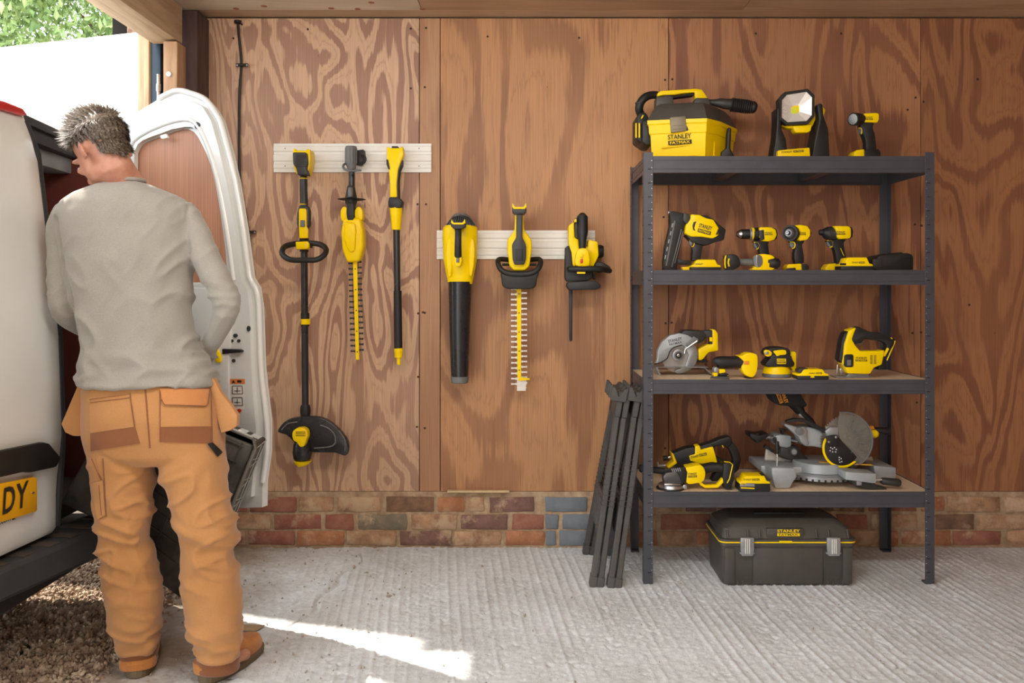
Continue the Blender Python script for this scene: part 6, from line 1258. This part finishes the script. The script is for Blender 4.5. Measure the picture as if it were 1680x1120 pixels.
for i in rs.choice(len(fcs), 5200, p=ar):
    f = fcs[i]; w3 = rs.dirichlet([1]*len(f.verts)); p = V((0, 0, 0))
    for w_, v in zip(w3, f.verts): p += v.co*w_
    base_pts.append((p, f.normal.copy()))
b2 = bmesh.new()
for p, n_ in base_pts:
    l = HR.transposed() @ (p-HC)
    top = max(0, min(1, (l.z-.02)/.06)); L = (.015+.032*top)*rs.uniform(.6, 1.3)
    ln = HR.transposed() @ n_; comb = V((rs.normal()*.25, .35*top+(.25 if l.y > 0 else -.05)-.2*(1-top), -.9*(1-top)+.25*top)); d = (ln*(.18+.22*top)+comb*.9+V((0, .25*top, .12*top))).normalized()
    d = HR @ d; sd_ = d.cross(n_).normalized()*rs.uniform(.0009, .0018); m_ = p+d*L*.55+n_*.003; e_ = p+d*L+n_*.001+HR @ V((0, 0, -.15*L*(1-top)))+V((0, 0, .1*L*top))
    vs_ = [b2.verts.new(q) for q in (p-n_*.003-sd_, p-n_*.003+sd_, m_+sd_*.8, m_-sd_*.8, e_)]
    b2.faces.new((vs_[0], vs_[1], vs_[2], vs_[3])); b2.faces.new((vs_[3], vs_[2], vs_[4]))
merge(bm, b2); me = bpy.data.meshes.new('hair'); bm.to_mesh(me); bm.free(); hair = fin2('hair', me, HAIR, man)
for p in hair.data.polygons: p.use_smooth = True
# jumper
def dj(p, n):
    z = p[:, 2]; x = p[:, 0]
    low = np.exp(-((z-.98)/.055)**2); mid = np.exp(-((z-1.16)/.22)**2)
    f1 = ridge(vn3(p, (7, 7, 26), 3))**2; u = x*.75+z*.65; w_ = x*-.75+z*.65
    f2 = ridge(vn(u*9+p[:, 1]*3, w_*24, 7))**2.2; f3 = ridge(vn(w_*7+p[:, 1]*3, u*19, 9))**2.2
    armm = ((x < xr(128)) | (x > xr(322))).astype(float)
    elb = np.exp(-((z-1.21)/.07)**2)*armm
    xc = xr(243); side = np.clip(np.abs(x-xc)/.18, 0, 1)
    d = .030*low*(f1-.45)+.013*mid*(1-armm)*((f2-.5)*np.clip((x-xc)/.10, 0, 1)+(f3-.5)*np.clip((xc-x)/.10, 0, 1))+.012*elb*(ridge(vn3(p, (9, 9, 30), 4))**1.5-.5)+.004*(f2-.4)
    zt = (zr(375)-z)/(zr(375)-zr(545)); xl = xr(110)+(xr(141)-xr(110))*zt; on = ((zt > -.1) & (zt < 1.05) & (n[:, 1] < .2)).astype(float)
    d = d-.011*on*np.exp(-((x-xl)/.007)**2)
    zt = (zr(345)-z)/(zr(345)-zr(450)); xl = xr(313)+(xr(317)-xr(313))*zt; on = ((zt > -.1) & (zt < 1.3) & (n[:, 1] < .2)).astype(float)
    return d-.008*on*np.exp(-((x-xl)/.006)**2)
bm = B(); loft(bm, ringset(TOR)); limb(bm, LA); limb(bm, RA)
for L, s in ((LA, -1), (RA, 1)): pass
loft(bm, ringset([(575, 139, 326, .119, 2.765), (598, 134, 342, .126, 2.765), (612, 136, 346, .128, 2.765), (629, 132, 354, .134, 2.765)]))
jum = fin2('jumper', remesh(bm, .0065, 6, dj), JUM, man)
bm = B(); cN = W(205, 297.5, 2.765); ring_ = []
for k in range(25): a = 2*PI*k/24; ring_.append((cN+V((math.cos(a)*.058, math.sin(a)*.061, .003)), .007))
tube(bm, ring_, 8, caps=False); me = bpy.data.meshes.new('c'); bm.to_mesh(me); bm.free(); fin2('neckband', me, JUM, jum)
# trousers
def dtf(p, n):
    z = p[:, 2]; x = p[:, 0]; legs = np.clip((.74-z)/.1, 0, 1)
    kn = np.exp(-((z-.44)/.13)**2); an = np.exp(-((z-.14)/.07)**2); th = np.exp(-((z-.66)/.10)**2)
    u = x*.35+z*.94; w_ = x*.94-z*.35; u2 = -x*.4+z*.92
    f1 = ridge(vn(w_*7+p[:, 1]*6, u*24, 21))**2.4; f2 = ridge(vn(x*8+p[:, 1]*5+50, u2*19, 23))**2.4; f3 = ridge(vn(x*6+z*2+p[:, 1]*7+20, z*9, 25))**2
    return .016*legs*(f1**1.5-.30)*(kn+.8*an)+.014*legs*(f2**1.5-.30)*(kn*.8+th)+.016*an*(ridge(vn3(p, (8, 8, 20), 27))**1.5-.5)+.007*(f3-.5)
bm = B(); loft(bm, ringset(PEL, 0, 40, 2.5)); loft(bm, legrings(LL)); loft(bm, legrings(RL)); tro_me = remesh(bm, .0065, 4, dtf)
bv = BVHTree.FromPolygons([v.co.copy() for v in tro_me.vertices], [tuple(p.vertices) for p in tro_me.polygons])
tro = fin2('trousers', tro_me, TRO, man)
def patch(name, q, mat, nu=18, nv=8, off=.0035, D=2.75, parent=None):
    """cloth piece laid on the trousers; q = four photo corners TL, TR, BR, BL"""
    b = bmesh.new(); G = []
    for j in range(nv+1):
        row = []
        for i in range(nu+1):
            u, v = i/nu, j/nv; x = (q[0][0]*(1-u)+q[1][0]*u)*(1-v)+(q[3][0]*(1-u)+q[2][0]*u)*v; y = (q[0][1]*(1-u)+q[1][1]*u)*(1-v)+(q[3][1]*(1-u)+q[2][1]*u)*v
            o = V((0, -WD, CH)); d = V(((x-CX)/F, 1, -(y-CY)/F)).normalized(); h = bv.ray_cast(o, d)
            p = h[0] if h[0] else W(x, y, 2.72); row.append(b.verts.new(p-d*off))
        G.append(row)
    for j in range(nv):
        for i in range(nu): b.faces.new((G[j][i], G[j][i+1], G[j+1][i+1], G[j+1][i]))
    bmesh.ops.smooth_vert(b, verts=b.verts[:], factor=.5, use_axis_x=False, use_axis_y=True, use_axis_z=False)
    r = bmesh.ops.extrude_face_region(b, geom=b.faces[:])
    for g in r['geom']:
        if isinstance(g, bmesh.types.BMVert): g.co.y += .006
    bmesh.ops.recalc_face_normals(b, faces=b.faces); me = bpy.data.meshes.new(name); b.to_mesh(me); b.free()
    for p in me.polygons: p.use_smooth = True
    me.set_sharp_from_angle(angle=math.radians(50)); return fin2(name, me, mat, parent or tro)
patch('brown_patch', [(148, 711), (221, 700), (229, 727), (149, 740)], TRB); patch('brown_patch', [(262, 700), (347, 699), (348, 727), (262, 725)], TRB)
patch('back_pocket', [(147, 653), (214, 645), (220, 700), (148, 710)], TRO, off=.0025); patch('back_pocket', [(262, 640), (346, 642), (347, 699), (262, 700)], TRO, off=.0025)
patch('pocket_flap', [(262, 637), (344, 637), (340, 665), (268, 663)], fabric('tan_canvas_worn', 'B4743E', 'C4844A', 9, (700, 700, 700)), off=.008)
patch('cargo_pocket', [(149, 792), (168, 788), (172, 845), (160, 852)], TRO, off=.010, nu=8); patch('cargo_pocket', [(146, 750), (156, 752), (164, 788), (148, 792)], TRO, off=.006, nu=6)
patch('tool_loop', [(340, 728), (348, 726), (365, 742), (357, 749)], BLK, nu=6, off=.008)
patch('waistband', [(141, 624), (348, 622), (350, 634), (141, 636)], TRO, nu=30, nv=3, off=.003)
patch('centre_seam', [(236, 628), (238.5, 628), (247, 735), (244.5, 735)], TRB, nu=2, nv=24, off=.002)
def stitch(pts, w_=.9, off=.0055):
    for (x0, y0), (x1, y1) in zip(pts[:-1], pts[1:]):
        L = math.hypot(x1-x0, y1-y0); nx, ny = -(y1-y0)/L*w_/2, (x1-x0)/L*w_/2; n_ = max(2, int(L/5))
        patch('seam', [(x0+nx, y0+ny), (x1+nx, y1+ny), (x1-nx, y1-ny), (x0-nx, y0-ny)], TRB, nu=n_, nv=1, off=off)
stitch([(147, 655), (213, 646), (213, 655)]); stitch([(148, 660), (213, 652), (220, 699)]); stitch([(262, 640), (262, 725)]); stitch([(346, 642), (348, 726)])
stitch([(262, 637), (344, 637), (341, 662), (337, 666), (270, 664), (263, 655)], off=.010); stitch([(168, 752), (172, 820), (174, 848)]); stitch([(150, 752), (166, 790), (150, 793)], off=.009); stitch([(162, 795), (166, 845)], off=.012)
def flapslab(name, pts, D, th, rz):
    bm = B(); prism(bm, pts, D, th, 1.5, 2); c = W(sum(p[0] for p in pts)/len(pts), 600, D)
    bmesh.ops.rotate(bm, verts=bm.verts, cent=c, matrix=Matrix.Rotation(rz, 3, 'Z')); me = bpy.data.meshes.new(name); bm.to_mesh(me); bm.free()
    for p in me.polygons: p.use_smooth = True
    me.set_sharp_from_angle(angle=math.radians(40)); return fin2(name, me, TRO, tro)
flapslab('holster_pocket', [(131, 628), (146, 627), (150, 660), (149, 715), (122, 714), (110, 708), (104, 694), (118, 660)], 2.74, .022, .12)
flapslab('holster_pocket', [(338, 626), (352, 620), (364, 643), (380, 662), (393, 680), (392, 697), (380, 705), (365, 709), (356, 680)], 2.74, .022, -.12)
for nm, L, y0, y1, xa, xb, D in (('hem_cuff', None, 1058, 1087, 199, 257, 2.77), ('hem_cuff', None, 1074, 1098, 325, 392, 2.73)):
    bm = B(); c = (xa+xb)/2; hw = (xb-xa)/2
    loft(bm, [sell(xr(c, D), D-WD, zr(y, D), hw*D/F*k, (.052 if c < 300 else .058)*k, 28, 2.2) for y, k in ((y0, .97), (y0+5, 1.02), ((y0+y1)/2, .97), (y1-4, 1.0), (y1, .97))]); me = bpy.data.meshes.new('c'); bm.to_mesh(me); bm.free()
    for p in me.polygons: p.use_smooth = True
    fin2(nm, me, TRB, tro)
# boots
def boot(x, D, yaw, sx=1.0):
    a = math.radians(yaw); ex = V((math.cos(a), math.sin(a), 0)); ey = V((-math.sin(a), math.cos(a), 0)); o = V((xr(x, D), D-WD, 0))
    def rg(z, y0, y1, w_, p=2.4): return [o+ex*(w_*q.x)+ey*((y0+y1)/2+(y1-y0)/2*q.y)+V((0, 0, z)) for q in sell(0, 0, 0, 1, 1, 28, p)]
    bm = B(); loft(bm, [rg(.022, -.070, .205, .050), rg(.045, -.072, .205, .052), rg(.070, -.070, .190, .050), rg(.085, -.066, .130, .047), rg(.105, -.060, .075, .044), rg(.150, -.056, .055, .042)]); me = bpy.data.meshes.new('b'); 
    up_ = remesh(bm, .006, 4); bt = fin2('boot', up_, BOOT, man)
    bm = B(); loft(bm, [rg(.0005, -.070, .205, .047), rg(.008, -.076, .212, .053), rg(.022, -.076, .212, .055), rg(.030, -.074, .210, .054)]); me = bpy.data.meshes.new('s'); bm.to_mesh(me); bm.free(); fin2('sole', me, SOLE, bt)
    bm = B(); loft(bm, [rg(.030, -.0765, .02, .0555), rg(.050, -.078, .01, .056), rg(.062, -.075, -.02, .053)]); me = bpy.data.meshes.new('h'); bm.to_mesh(me); bm.free(); fin2('heel_cap', me, BOOT, bt)
boot(229, 2.79, 17); boot(358, 2.755, -20)
